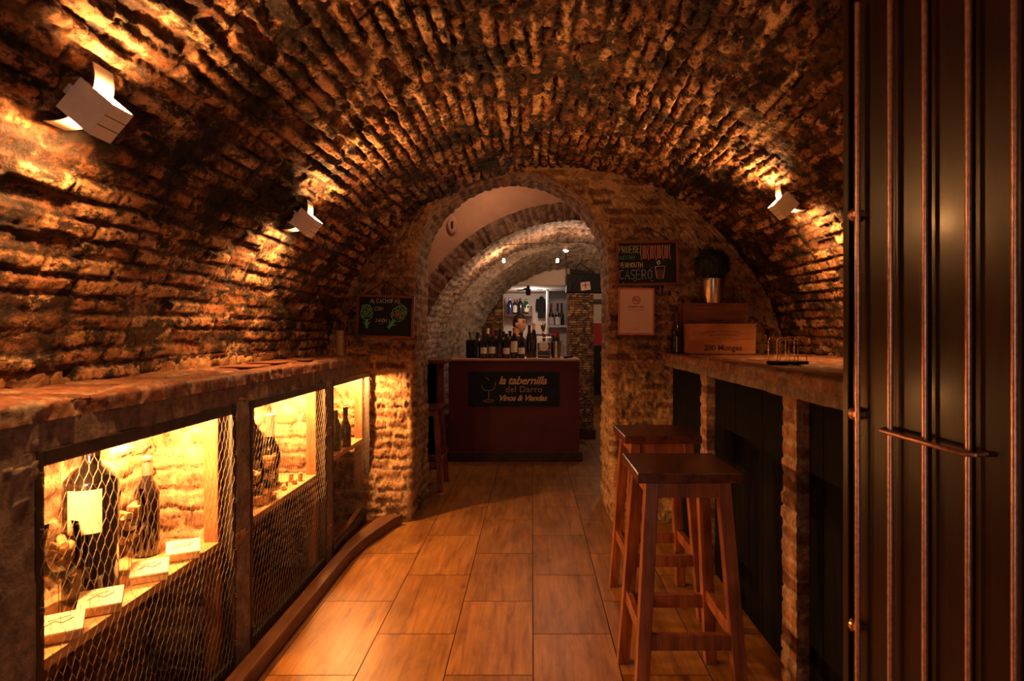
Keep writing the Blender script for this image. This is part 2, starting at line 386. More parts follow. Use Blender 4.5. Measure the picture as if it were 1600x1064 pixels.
def floor_mat():
    m, nt, p = nodes('wood_look_tile'); L = nt.links
    tc = nt.nodes.new('ShaderNodeTexCoord')
    a = N(nt, 'ShaderNodeAttribute', attribute_name='mas'); sp = nt.nodes.new('ShaderNodeSeparateColor'); L.new(a.outputs['Color'], sp.inputs[0])
    mu = N(nt, 'ShaderNodeVectorMath', operation='MULTIPLY'); L.new(a.outputs['Color'], mu.inputs[0]); mu.inputs[1].default_value = (37, 53, 11)
    ad = N(nt, 'ShaderNodeVectorMath', operation='ADD'); L.new(tc.outputs['Object'], ad.inputs[0]); L.new(mu.outputs[0], ad.inputs[1])
    mp = nt.nodes.new('ShaderNodeMapping'); L.new(ad.outputs[0], mp.inputs[0]); mp.inputs['Scale'].default_value = (22, 1.6, 1)
    g = N(nt, 'ShaderNodeTexNoise', Scale=1.5, Detail=8.0, Roughness=.65, Distortion=.8); L.new(mp.outputs[0], g.inputs['Vector'])
    mp2 = nt.nodes.new('ShaderNodeMapping'); L.new(ad.outputs[0], mp2.inputs[0]); mp2.inputs['Scale'].default_value = (7, 2.5, 1)
    g2 = N(nt, 'ShaderNodeTexNoise', Scale=1.2, Detail=6.0, Roughness=.6, Distortion=.5); L.new(mp2.outputs[0], g2.inputs['Vector'])
    c = ramp(nt, [(.28, (.13, .042, .013)), (.5, (.245, .105, .025)), (.74, (.34, .165, .042))], g.outputs['Fac'])
    c = mixc(nt, 1.0, c, ramp(nt, [(.25, (.55, .5, .45)), (.6, (1.08, 1.08, 1.05))], g2.outputs['Fac']), 'MULTIPLY')
    c = mixc(nt, 1.0, c, ramp(nt, [(0, (.82, .80, .78)), (1, (1.12, 1.12, 1.1))], sp.outputs[0]), 'MULTIPLY')
    # knots
    vo = N(nt, 'ShaderNodeTexVoronoi', Scale=1.0); mp3 = nt.nodes.new('ShaderNodeMapping'); L.new(ad.outputs[0], mp3.inputs[0]); mp3.inputs['Scale'].default_value = (4.2, 2.3, 1)
    L.new(mp3.outputs[0], vo.inputs['Vector'])
    k = ramp(nt, [(.03, (1, 1, 1)), (.11, (0, 0, 0))], vo.outputs['Distance'])
    c = mixc(nt, k, c, (.09, .030, .012))
    L.new(c, p.inputs['Base Color'])
    p.inputs['Roughness'].default_value = .38; p.inputs['Specular IOR Level'].default_value = .35
    bp = N(nt, 'ShaderNodeBump', Strength=.15, Distance=.002); L.new(g.outputs['Fac'], bp.inputs['Height']); L.new(bp.outputs[0], p.inputs['Normal'])
    return m
M['floor'] = floor_mat()

# ------------------------------------------------------------------ floor
def build_floor():
    V = []; Fc = []; A = []
    W, Lt, g = .335, .632, .0022
    for i in range(-6, 9):
        x0 = i*W+.005; ph = 2.30 if i % 2 else 2.615
        for k in range(-6, 16):
            y0 = ph+k*Lt; y1 = y0+Lt
            if y1 < -1.2 or y0 > 11.6: continue
            r = random.random(), random.random(), random.random(), 1
            b = len(V)
            V += [(x0+g, y0+g, 0), (x0+W-g, y0+g, 0), (x0+W-g, y1-g, 0), (x0+g, y1-g, 0)]
            Fc.append((b, b+1, b+2, b+3)); A += [r]*4
    f = struct(mesh_np('floor', np.array(V), np.array(Fc), M['floor'], None, np.array(A), smooth=False))
    g_ = obj('floor_grout', box(BM(), (-2.1, -1.2, -.06), (3.0, 11.6, -.0025)), M['grout'], f)
build_floor()

# ------------------------------------------------------------------ vault and long walls
A0 = math.asin((XR-VCX)/VR); SPZ = VCZ+VR*math.cos(A0)
def vault():
    for nm, y0, y1, st in (('ceiling', .85, 4.34, .0065), ('ceiling', -1.2, .85, .03)):
        n = int(2*A0*VR/st); m = int((y1-y0)/st)+1
        th, y = np.meshgrid(np.linspace(-A0-.02, A0+.02, n), np.linspace(y0, y1, m), indexing='ij')
        s = th*VR
        cb_ = .55+.9*ss(-.75, .0, th)*ss(.9, .3, th)+.8*fbm(y*1.7, s*1.7, s*0, 2, 5); cb_ = np.clip(cb_, .1, 2)
        h, r, b = bricks(y+.04*fbm(y*3, s*3, s*0, 2, 61), s+50+.014*fbm(y*5, s*5, s*0, 3, 62)*cb_, 3, course=.058, L=.26, joint=.009, amp=.017, rough=.011, hole=.15, crumb=cb_)
        h = h*(1-.45*ss(.45, .8, th))*(1-.35*ss(-.9, -1.15, th))
        big = .022*fbm(y*1.1, s*1.1, s*0, 2, 77)
        R = VR-h-big
        P = np.stack([VCX+R*np.sin(th), y, VCZ+R*np.cos(th)], -1).reshape(-1, 3)
        struct(mesh_np(nm, P, grid_faces(n, m, 0, True), M['vault'], None, pack(r, b, h)))
    for nm, x, sg in (('wall_left', XL, 1), ('wall_right', XR, -1)):
        for y0, y1, st in ((.85, 4.34, .012 if sg > 0 else .02), (-1.2, .85, .05)):
            n = int(1.22/st); m = int((y1-y0)/st)+1
            z, y = np.meshgrid(np.linspace(-.02, 1.20, n), np.linspace(y0, y1, m), indexing='ij')
            h, r, b = bricks(y, z, 9, course=.066, L=.25, joint=.012, amp=.012, rough=.014, hole=.06)
            P = np.stack([x+sg*h, y, z], -1).reshape(-1, 3)
            struct(mesh_np(nm, P, grid_faces(n, m, 0, sg > 0), M['wallbrick'], None, pack(r, b, h)))
    fw = struct(obj('wall_front', box(box(box(BM(), (-1.7, -1.36, 0), (-.55, -1.24, 2.6)), (.85, -1.36, 0), (2.1, -1.24, 2.6)), (-.55, -1.36, 2.05), (.85, -1.24, 2.6)), M['mortar']))
vault()

# ------------------------------------------------------------------ arch wall between the two rooms
def arch_ring(name, mat, x0, x1, zs, R, cx, yf, yb, outer, seed, flare=.0, step=.011, rc=.05, back=True, kw={}, facing=True, arch_course=True):
    """wall with a round-headed opening: reveal + rounded arris + front face to outer(t) -> (x, z)"""
    n1 = int(zs/step); na = int(PI*R/step)
    pts = [(x0, zs*i/n1, -1, 0) for i in range(n1)]+[(cx-R*math.cos(PI*i/na), zs+R*math.sin(PI*i/na), -math.cos(PI*i/na), math.sin(PI*i/na)) for i in range(na+1)]+[(x1, zs*(1-i/n1), 1, 0) for i in range(1, n1+1)]
    In = np.array(pts); n = len(In)
    Out = np.array([outer(i, n1, na, p) for i, p in enumerate(pts)])
    T = np.arange(n)*step
    # path across: back face, reveal, arris, front
    cols = []
    dist = np.linalg.norm(Out-In[:, :2], axis=1).max()
    if back:
        for q in np.linspace(1, 0, 12)[:-1]: cols.append(('b', q))
    for q in np.linspace(0, 1, max(3, int((yb-yf-rc)/step))): cols.append(('r', q))
    for q in np.linspace(0, 1, 7)[1:]: cols.append(('c', q))
    if facing:
        for q in np.linspace(0, 1, int(dist/step))[1:]: cols.append(('f', q))
    m = len(cols)
    P = np.zeros((n, m, 3)); Nn = np.zeros((n, m, 3)); U = np.zeros((n, m)); Vv = np.zeros((n, m))
    nx, nz = In[:, 2], In[:, 3]
    isar = (np.arange(n) >= n1) & (np.arange(n) <= n1+na)
    for j, (k, q) in enumerate(cols):
        if k == 'b':
            P[:, j, 0] = In[:, 0]+(Out[:, 0]-In[:, 0])*q; P[:, j, 2] = In[:, 1]+(Out[:, 1]-In[:, 1])*q; P[:, j, 1] = yb; Nn[:, j, 1] = 1
        elif k == 'r':
            P[:, j, 0] = In[:, 0]; P[:, j, 2] = In[:, 1]; P[:, j, 1] = yb+(yf+rc-yb)*q
            Nn[:, j, 0] = -nx; Nn[:, j, 2] = -nz
        elif k == 'c':
            a = q*PI/2
            P[:, j, 0] = In[:, 0]+nx*rc*(1-math.cos(a)); P[:, j, 2] = In[:, 1]+nz*rc*(1-math.cos(a)); P[:, j, 1] = yf+rc*(1-math.sin(a))
            Nn[:, j, 0] = -nx*math.cos(a); Nn[:, j, 2] = -nz*math.cos(a); Nn[:, j, 1] = -math.sin(a)
        else:
            sx, sz = In[:, 0]+nx*rc, In[:, 1]+nz*rc
            P[:, j, 0] = sx+(Out[:, 0]-sx)*q; P[:, j, 2] = sz+(Out[:, 1]-sz)*q; P[:, j, 1] = yf; Nn[:, j, 1] = -1
    U = P[..., 0]+P[..., 1]; Vv = P[..., 2].copy()
    if arch_course:
        for j, (k, q) in enumerate(cols):
            if k in 'r': Vv[isar, j] = T[isar]+7; U[isar, j] = P[isar, j, 1]
    h, r, b = bricks(U, Vv, seed, **kw)
    wgt = np.array([.4 if k == 'c' else (.55 if k == 'r' else 1.) for k, q in cols])[None, :]
    P = P+Nn*(h*wgt)[..., None]
    if flare:
        f = flare*ss(.55, 0, P[..., 2])*ss(yb, yf, P[..., 1]); P[..., 1] -= f
    return mesh_np(name, P.reshape(-1, 3), grid_faces(n, m, 0, False), mat, None, pack(r, b, h))
AX0, AX1, AZS = -.82, .545, 1.765; AR = (AX1-AX0)/2; ACX = (AX0+AX1)/2
def outer1(i, n1, na, p):
    if i < n1: return (XL-.12, p[1]*.7)
    if i > n1+na: return (XR+.12, p[1]*.7)
    a = PI*(i-n1)/na
    # go round vault from left z 1.19 to right
    t = (i-n1)/na; th = -1.75+3.5*t; R = VR+.06
    return (VCX+R*math.sin(th), VCZ+R*math.cos(th)) if abs(th) < 1.35 else ((XL-.12 if th < 0 else XR+.12), VCZ+R*math.cos(1.35)*(1-(abs(th)-1.35)/.4)+.0+ (1.19-VCZ)*0+ .0)
struct(arch_ring('wall_back', M['wallbrick'], AX0, AX1, AZS, AR, ACX, WY, WB, outer1, 5, flare=.13, kw=dict(course=.068, L=.2, joint=.014, amp=.014, rough=.017, hole=.06)))

# inner cross space: tympanum wall with plaster above the second arch
BCX, BCZ, BRO, BRI, BY0, BY1 = .40, .84, 1.64, 1.48, 5.6, 7.0
def ring_face(name, mat, cx, cz, r0, r1, y, seed, kind='plaster', rect=None, parent=None, z0=0.0, amp=.006, y1=None):
    th = np.linspace(-PI/2, PI/2, 260); q = np.linspace(0, 1, 40 if rect else 16)
    T, Q = np.meshgrid(th, q, indexing='ij')
    ix, iz = cx+r0*np.sin(T), cz+r0*np.cos(T)
    if rect:
        xl, xr, zt = rect
        dx, dz = np.sin(T), np.cos(T)
        k = np.minimum(np.where(dx > 0, (xr-cx)/np.maximum(dx, 1e-6), (xl-cx)/np.minimum(dx, -1e-6)), (zt-cz)/np.maximum(dz, 1e-6))
        ox, oz = cx+k*dx, cz+k*dz
    else: ox, oz = cx+r1*np.sin(T), cz+r1*np.cos(T)
    X = ix+(ox-ix)*Q; Z = iz+(oz-iz)*Q
    if kind == 'brick': h, r, b = bricks(X*0+Q*.16, T*cx*0+T*r1, seed, course=.062, L=.3, joint=.010, amp=.018, rough=.012)
    else: h = amp*fbm(X*6, Z*6, X*0, 3, seed); r = .5+0*h; b = 0*h
    P = np.stack([X, y-h, Z], -1).reshape(-1, 3)
    return mesh_np(name, P, grid_faces(*T.shape, 0, True), mat, parent, pack(r, b, h))
tym = struct(ring_face('wall_plaster', M['plaster'], BCX, BCZ, BRO-.01, 0, BY0, 11, rect=(-1.75, 2.5, 2.85), amp=.012))
obj('spring_wall', box(box(BM(), (-1.75, BY0, 0), (BCX-BRI, BY0+.1, BCZ)), (BCX+BRI, BY0, 0), (2.5, BY0+.1, BCZ)), M['plaster'], tym)
vous = struct(ring_face('wall_arch_ring', M['inner'], BCX, BCZ, BRI, BRO+.01, BY0-.03, 13, 'brick'))
def inner_vault():
    n, m = 330, 130
    t, y = np.meshgrid(np.linspace(0, 1, n), np.linspace(BY0-.03, BY1+.02, m), indexing='ij')
    tot = 2*BCZ+PI*BRI; s = t*tot
    th = (s-BCZ)/BRI-PI/2
    h, r, b = bricks(y, s, 15, course=.058, L=.2, joint=.014, amp=.016, rough=.012)
    R = BRI-h
    arch = (s >= BCZ) & (s <= BCZ+PI*BRI)
    X = np.where(arch, BCX+R*np.sin(th), np.where(s < BCZ, BCX-R, BCX+R))
    Z = np.where(arch, BCZ+R*np.cos(th), np.where(s < BCZ, s, tot-s))
    P = np.stack([X, y, Z], -1).reshape(-1, 3)
    struct(mesh_np('ceiling_bar_vault', P, grid_faces(n, m, 0, True), M['inner'], None, pack(r, b, h)))
inner_vault()
# second rib (splayed, whitewashed)
def rib():
    n, m = 300, 70; zs = 1.0
    t, q = np.meshgrid(np.linspace(0, 1, n), np.linspace(0, 1, m), indexing='ij')
    # q 0..0.4 front ring from BRI to 1.27 ; 0.4..1 splay back to 1.13
    fr = q < .4
    R = np.where(fr, BRI+.03-(BRI+.03-1.27)*q/.4, 1.27-.14*(q-.4)/.6)
    Y = np.where(fr, BY1, BY1+.6*(q-.4)/.6)
    cz = np.where(fr, BCZ+(1.0-BCZ)*q/.4, 1.0-.05*(q-.4)/.6); cx = np.where(fr, BCX+.05*q/.4, .45)
    tot = 2*zs+PI*1.3; s = t*tot; th = (s-zs)/1.3-PI/2
    arch = (s >= zs) & (s <= zs+PI*1.3)
    h, r, b = bricks(Y*1.0+R, s, 19, course=.07, L=.3, joint=.012, amp=.010, rough=.016)
    X0 = np.where(arch, np.sin(th), np.where(s < zs, -1, 1)); Z0 = np.where(arch, np.cos(th), 0)
    Rr = R-np.where(fr, 0, h)
    X = cx+Rr*X0; Z = np.where(arch, cz+Rr*Z0, np.where(s < zs, s/zs*cz, (tot-s)/zs*cz))
    Y = Y-np.where(fr, h, 0)
    P = np.stack([X, Y, Z], -1).reshape(-1, 3)
    struct(mesh_np('wall_rib', P, grid_faces(n, m, 0, True), M['rib'], None, pack(r, b, h)))
rib()
# shell of the spaces behind
def shell(name, lo, hi, mat): return struct(obj(name, box(BM(), lo, hi), mat))
shell('wall_side_west', (-1.85, WB, 0), (-1.75, BY0+.1, 2.85), M['plaster'])
shell('wall_side_east', (2.5, WB, 0), (2.6, 11.6, 2.85), M['plaster'])
shell('ceiling_cross', (-1.85, 4.45, 2.85), (2.6, BY0+.1, 2.95), M['plaster'])
shell('ceiling_far', (-1.7, 7.6, 2.30), (2.5, 11.6, 2.40), M['ceil_dark'])
shell('wall_far', (.6, 11.5, 0), (2.5, 11.6, 2.3), M['cream'])
shell('wall_kitchen_back', (-1.3, 9.6, 0), (.60, 9.7, 2.3), M['cream'])
shell('wall_kitchen_left', (-1.7, 7.6, 0), (-1.6, 9.7, 2.3), M['cream'])
shell('ceiling_kitchen', (-1.6, 7.72, 1.90), (.54, 9.6, 1.98), M['cream'])
shell('wall_fascia', (-1.6, 7.64, 1.88), (.42, 7.72, 2.3), M['cream'])
# far corridor bands: red wall, cream frieze
rw = at(926, 505, 11.4)
tag(obj('red_wall_panel', box(BM(), (1.0, 11.36, EYE-22/F*11.4), (1.6, 11.5, EYE+13/F*11.4)), M['redpaint']), 'red painted panel on the far end wall of the side corridor', 'panel')
tag(obj('dark_hanging_curtain', box(BM(), (1.0, 11.36, .12), (1.6, 11.5, EYE-24/F*11.4)), M['cloth']), 'dark curtain hanging on the far end wall below the red panel', 'curtain')
tag(obj('beam', box(BM(), (.7, 11.30, EYE+45/F*11.4), (2.3, 11.5, EYE+50/F*11.4)), M['frame']), 'dark beam across the cream far end wall above the red panel', 'beam')
# brick partition left of the kitchen
struct(rough_box('wall_kitchen_brick', (-1.5, 7.85, 0), (-.37, 8.0, 1.9), M['cork'], step=.02, seed=33, course=.05, L=.12, joint=.006, amp=.006, rough=.004))
# cork mosaic pillar
pil = struct(rough_box('pillar', (.436, 7.36, .12), (.75, 7.62, 1.77), M['cork'], step=.009, seed=41, course=.028, L=.075, joint=.0045, amp=.008, rough=.004))
obj('plinth', box(BM(), (.42, 7.33, 0), (.77, 7.64, .115)), M['maroon_dark'], pil, bevel=.006)

# ------------------------------------------------------------------ left display counter
OP = [(1.383, 2.318), (2.438, 3.344), (3.440, 4.24)]
ZT = 1.025; BZ = 1.093; CZ = 1.138
lc = thing('display_counter', 'long brick counter with three wire-fronted display niches along the left wall', 'counter', (FX, 2.6, 0))
lc_off = Vector(lc.location)
def rebase(o, p):
    o.parent = p; o.matrix_parent_inverse = Matrix.Translation(-Vector(p.location)); return o
for y0, y1, s in ((.80, OP[0][0], 51), (OP[0][1], OP[1][0], 52), (OP[1][1], OP[2][0], 53)):
    rebase(rough_box('pier', (XL+.01, y0, 0), (FX, y1, ZT+.02), M['wallbrick'] if s > 51 else M['mortar'], None, step=.008, seed=s, course=.078, L=.5, joint=.013, amp=.010, rough=.009, hole=.05), lc)
    # thin render skin on the aisle face
    rebase(rough_box('render_coat', (FX-.012, y0+.004, 0), (FX+.010, y1-.004, ZT), M['mortar'], None, step=.01, kind='noise', seed=s+7, amp=.006), lc)
rebase(rough_box('lintel', (FX-.10, .80, ZT), (FX+.008, 4.22, BZ), M['mortar'], None, step=.012, kind='noise', seed=60, amp=.007), lc)
def ledge(parent, x0, x1, zb, zt, y0, y1, seed, name, L=.125, st=.009):
    """brick-on-edge ledge: x0 = aisle face, x1 = wall"""
    sg = 1 if x1 < x0 else -1
    path = [(x0, zb)]; rc = .012
    for i in range(5): path.append((x0, zb+(zt-rc-zb)*(i+1)/5))
    for i in range(1, 4):
        a = i/4*PI/2; path.append((x0-sg*rc*(1-math.cos(a)), zt-rc+rc*math.sin(a)))
    dep = abs(x1-x0); k = int(dep/st)
    for i in range(k+1): path.append((x0-sg*(rc+(dep-rc)*i/k), zt))
    pa = np.array(path); m = int((y1-y0)/.007)
    I, y = np.meshgrid(np.arange(len(pa)), np.linspace(y0, y1, m), indexing='ij')
    X = pa[I, 0]; Z = pa[I, 1]
    acc = np.concatenate([[0], np.cumsum(np.linalg.norm(np.diff(pa, axis=0), axis=1))])[I]
    h, r, b = bricks(acc+9, y, seed, course=L, L=.30, joint=.010, amp=.006, rough=.006, hole=0, tilt=.3)
    top = (I > 7)
    nx = np.where(top, 0, sg); nz = np.where(top, 1, 0)
    P = np.stack([X+nx*h, y, Z+nz*h], -1).reshape(-1, 3)
    o = mesh_np(name, P, grid_faces(*I.shape, 0, sg < 0), M['ledge'], None, pack(r, b, h))
    return rebase(o, parent)
ledge(lc, FX+.015, XL-.03, BZ, CZ, .80, 4.24, 61, 'brick_ledge')
rebase(obj('ledge_bed', box(BM(), (XL-.02, .80, BZ-.04), (FX-.02, 4.22, CZ-.012)), M['mortar']), lc)

# kerb along the foot of the counter
kp = [(-1.022, .85), (-1.022, 3.40), (-1.00, 3.62), (-.91, 4.02), (-.87, 4.10)]
bm = BM(); rows = []
for i, (x, y) in enumerate(kp):
    xi = -1.088 if i < 3 else (-1.03 if i == 3 else -.97)
    rows.append([bm.verts.new(c) for c in ((xi, y, 0), (xi, y, .068), (x, y, .068), (x, y, 0))])
for a, b in zip(rows[:-1], rows[1:]):
    for k in range(4): bm.faces.new((a[k], a[(k+1) % 4], b[(k+1) % 4], b[k]))
bm.faces.new(rows[0]); bm.faces.new(rows[-1][::-1])
tag(obj('kerb', bm, M['kerb'], bevel=.008), 'low wooden kerb running along the foot of the left display counter', 'kerb')

# wire mesh doors and shelves
def hexwire(y0, y1, z0, z1, w=.030, r=.00045):
    bm = BM(); h = w*1.15; a = h*.36
    ny = int((y1-y0)/w)+1; nz = int((z1-z0)/(h))+1
    def ok(p): return y0 <= p[0] <= y1 and z0 <= p[1] <= z1
    rnd = random.Random(3)
    def seg(p, q, rr):
        if not (ok(p) and ok(q)): return
        j = lambda t: .002*math.sin(t[0]*31+t[1]*17)
        P = Vector((j(p), p[0]+j((p[1], p[0])), p[1])); Q = Vector((j(q), q[0]+j((q[1], q[0])), q[1]))
        d = (Q-P).normalized(); x = d.cross(Vector((1, 0, 0))); y = Vector((1, 0, 0))
        A = [bm.verts.new(P+x*rr*math.cos(t)+y*rr*math.sin(t)) for t in (0, 2.09, 4.19)]
        B = [bm.verts.new(Q+x*rr*math.cos(t)+y*rr*math.sin(t)) for t in (0, 2.09, 4.19)]
        for k in range(3): bm.faces.new((A[k], A[(k+1) % 3], B[(k+1) % 3], B[k]))
    for i in range(-1, nz+1):
        zc = z0+i*h; off = .5*w*(i % 2)
        for j in range(-1, ny+1):
            yc = y0+j*w+off
            seg((yc, zc), (yc, zc+a), r*1.5)
            seg((yc, zc+a), (yc+w/2, zc+h), r); seg((yc, zc+a), (yc-w/2, zc+h), r)
    return bm
SHZ = [.515, .525, .565]
names = ['nearest the camera', 'in the middle', 'beside the arch pier']
for i, (y0, y1) in enumerate(OP):
    d = thing('mesh_door', 'dark wooden frame strung with chicken wire over the display niche '+names[i], 'mesh door', (FX-.005, (y0+y1)/2, 0), group=None)
    hy = (y1-y0)/2; fw = .026
    bm = BM(); x0, x1 = -.022, .014
    box(bm, (x0, -hy, .03), (x1, -hy+fw, ZT)); box(bm, (x0, hy-fw, .03), (x1, hy, ZT))
    box(bm, (x0, -hy+fw, ZT-.038), (x1, hy-fw, ZT)); box(bm, (x0, -hy+fw, .03), (x1, hy-fw, .065))
    obj('frame', bm, M['frame'], d, bevel=.003)
    obj('chicken_wire', hexwire(-hy+.012, hy-.012, .05, ZT-.02), M['wire'], d, loc=(.017, 0, 0))
    bm = BM(); 
    for s in (-1, 1):
        for z in (.12, .3, .48, .66, .84, .97): tube(bm, [(.014, s*(hy-.012), z-.006), (.023, s*(hy-.012), z-.006), (.023, s*(hy-.012), z+.006), (.014, s*(hy-.012), z+.006)], .0012, 5)
    obj('staple', bm, M['wire'], d)
    sh = tag(obj('display_shelf', box(BM(), (XL+.03, y0+.012, SHZ[i]-.028), (FX-.030, y1-.012, SHZ[i])), M['shelf'], bevel=.002), 'pine shelf board across the wire-fronted display niche '+names[i], 'shelf')
    tag(obj('wooden_post', box(BM(), (-1.222, y1-.055, 0.0), (-1.168, y1-.008, ZT+.0)), M['post'], bevel=.003), 'upright wooden post inside the display niche '+names[i], 'post')
# raking board at the bottom of the third niche
tag(obj('raking_board', bar(BM(), (-1.175, OP[2][0]+.02, .02), (-1.175, OP[2][1]-.06, .10), .03, .035), M['shelf']), 'narrow light wooden batten lying at the foot of the niche beside the arch pier', 'batten')

def cab_lamp(x, y, z, label, W):
    t = thing('niche_lamp', label, 'lamp', (x, y, z))
    obj('mounting_block', box(BM(), (-.03, -.035, -.002), (.03, .035, .026)), M['post'], t, bevel=.003)
    obj('diffuser', lathe(BM(), [(0, -.014), (.022, -.013), (.026, -.008), (.026, -.002), (0, -.002)], 16), M['emit_cab'], t)
    light('niche_light', (0, 0, -.035), W, AMBER, .02, t)
cab_lamp(-1.215, 1.49, ZT+.0, 'small lit lamp on a wooden block in the camera end of the nearest display niche', W_CAB*.45)
cab_lamp(-1.215, 2.53, ZT+.0, 'small lit lamp on a wooden block in the camera end of the middle display niche', W_CAB*.35)
cab_lamp(-1.33, 2.10, ZT+.0, 'small lit lamp on a wooden block in the roof of the nearest display niche', W_CAB)
cab_lamp(-1.33, 3.14, ZT+.0, 'small lit lamp on a wooden block in the roof of the middle display niche', W_CAB)
cab_lamp(-1.235, 4.03, ZT+.0, 'small lit lamp in the roof of the display niche beside the arch pier', W_CAB)

# ------------------------------------------------------------------ bottles, glasses, corks
def bottle(name, label, loc, H=.30, R=.038, shoulder=.62, neck=.014, mat='bottle', cap='capdark', lab=(.12, .5), capf=.76, labmat='label', group=None, rz=0, wrap=1.0, seg=24, cat='bottle', sk=1.0):
    t = thing(name, label, cat, loc, rz, group)
    sh = shoulder*H
    prof = [(R*.86, 0), (R, .006), (R, sh*.5), (R, sh), (R*.94, sh+.03*H*sk), (R*.74, sh+.08*H*sk), (R*.5+neck*.5, sh+.11*H*sk), (neck*1.35, sh+.15*H*sk), (neck*1.08, sh+.20*H*sk), (neck, H*.97), (neck*1.15, H*.972), (neck*1.15, H*.995), (neck*.8, H)]
    prof = [(0, .004)]+prof+[(0, H)]
    obj('body', lathe(BM(), prof, seg), M[mat], t, smooth=True)
    if cap:
        obj('capsule', lathe(BM(), [(neck*1.12, H*capf), (neck*1.12, H*.965), (neck*1.27, H*.97), (neck*1.27, H*1.0), (0, H*1.003)], 16, cap=False), M[cap], t, smooth=True)
    if lab:
        bm = BM(); n = 18; a0 = -PI/2-wrap; a1 = -PI/2+wrap; rr = R+.0012
        lo = [bm.verts.new((rr*math.cos(a0+(a1-a0)*i/n), rr*math.sin(a0+(a1-a0)*i/n), lab[0]*H)) for i in range(n+1)]
        hi = [bm.verts.new((rr*math.cos(a0+(a1-a0)*i/n), rr*math.sin(a0+(a1-a0)*i/n), lab[1]*H)) for i in range(n+1)]
        for i in range(n): bm.faces.new((lo[i], lo[i+1], hi[i+1], hi[i]))
        obj('paper_label', bm, M[labmat], t, smooth=True)
    return t
def goblet(label, loc, R=.048, H=.21, name='wine_glass', group=None):
    t = thing(name, label, 'glass', loc, 0, group); k = H/.21
    b0 = .085*k; hh = H-b0
    o = [(.036, 0), (.036, .002), (.010, .006), (.0045, .012), (.004, b0-.006), (.012, b0)]
    bowl = [(R*.55, b0+.10*hh), (R*.88, b0+.28*hh), (R, b0+.48*hh), (R*.96, b0+.70*hh), (R*.80, b0+hh)]
    inn = [(r-.0012, z+.0006) for r, z in bowl[::-1]]+[(.010, b0+.004), (0, b0+.004)]
    obj('bowl', lathe(BM(), [(0, 0)]+o+bowl+inn, 28), M['glass'], t, smooth=True)
    return t
CORK = None
def cork(p, rot, group, label):
    global CORK
    if CORK is None:
        CORK = obj('cork', lathe(BM(), [(0, -.022), (.0105, -.022), (.0115, -.0195), (.0115, .0195), (.0105, .022), (0, .022)], 12), M['corks'], smooth=True); c = CORK
    else: c = CORK.copy(); COL.objects.link(c)
    c.location = p; c.rotation_euler = rot; return tag(c, label, 'cork', group)
def fill_corks(cx, cy, z0, R, H, n, group, label, seed):
    rg = random.Random(seed); pts = []; k = 0
    layers = [(z0+.016, 2), (z0+.036, 3), (z0+.058, 4), (z0+.080, 4), (z0+.100, 3)]
    for z, c in layers:
        rr = R*.42 if c > 2 else R*.25
        ph = rg.random()*6
        for i in range(c):
            if k >= n: return
            a = ph+2*PI*i/c
            cork((cx+rr*math.cos(a), cy+rr*math.sin(a), z), (rg.uniform(.5, 1.6), rg.uniform(-.5, .5), a+PI/2+rg.uniform(-.4, .4)), group, label); k += 1
# niche 1
z = SHZ[0]
mg = bottle('wine_bottle', 'very large dark wine bottle with square cream label in the nearest niche', (-1.305, 1.80, z), H=.50, R=.070, shoulder=.685, sk=.62, neck=.022, cap='capdark', lab=(.41, .66), capf=.84, rz=.38, wrap=.62)
t2 = mg
bm = BM()
def text_mesh(body, size, mat, parent, loc, rot=(PI/2, 0, 0), shear=0, bold=0, align='CENTER', extrude=.0004, name='lettering', space=1.0, sx=1.0):
    cu = bpy.data.curves.new('t', 'FONT'); cu.body = body; cu.size = size; cu.shear = shear; cu.offset = bold; cu.extrude = extrude
    cu.align_x = align; cu.space_character = space; cu.resolution_u = 3
    o = bpy.data.objects.new('t', cu); COL.objects.link(o)
    dg = bpy.context.evaluated_depsgraph_get(); me = bpy.data.meshes.new_from_object(o.evaluated_get(dg))
    bpy.data.objects.remove(o); me.name = name; me.materials.clear(); me.materials.append(M[mat] if isinstance(mat, str) else mat)
    q = bpy.data.objects.new(name, me); COL.objects.link(q); q.parent = parent; q.location = loc; q.rotation_euler = rot; q.scale = (sx, 1, 1)
    return q
text_mesh('e', .055, 'label', mg, (.0615, -.030, .265), (PI/2, 0, 1.1))
bottle('wine_bottle', 'slim dark wine bottle with silver capsule behind the little boxes in the nearest niche', (-1.355, 2.14, z), H=.345, R=.040, cap='capsilver', lab=None, capf=.74)
goblet('balloon glass full of corks left of the giant bottle in the nearest niche', (-1.28, 1.65, z), .052, .26)
fill_corks(-1.28, 1.65, z+.108, .050, .12, 15, 'corks heaped in the glass left of the giant bottle', 'wine cork heaped in the balloon glass left of the giant bottle', 1)
goblet('balloon glass full of corks between the two bottles in the nearest niche', (-1.315, 1.99, z), .052, .26)
fill_corks(-1.315, 1.99, z+.108, .050, .12, 15, 'corks heaped in the glass between the two bottles', 'wine cork heaped in the balloon glass between the two bottles', 2)
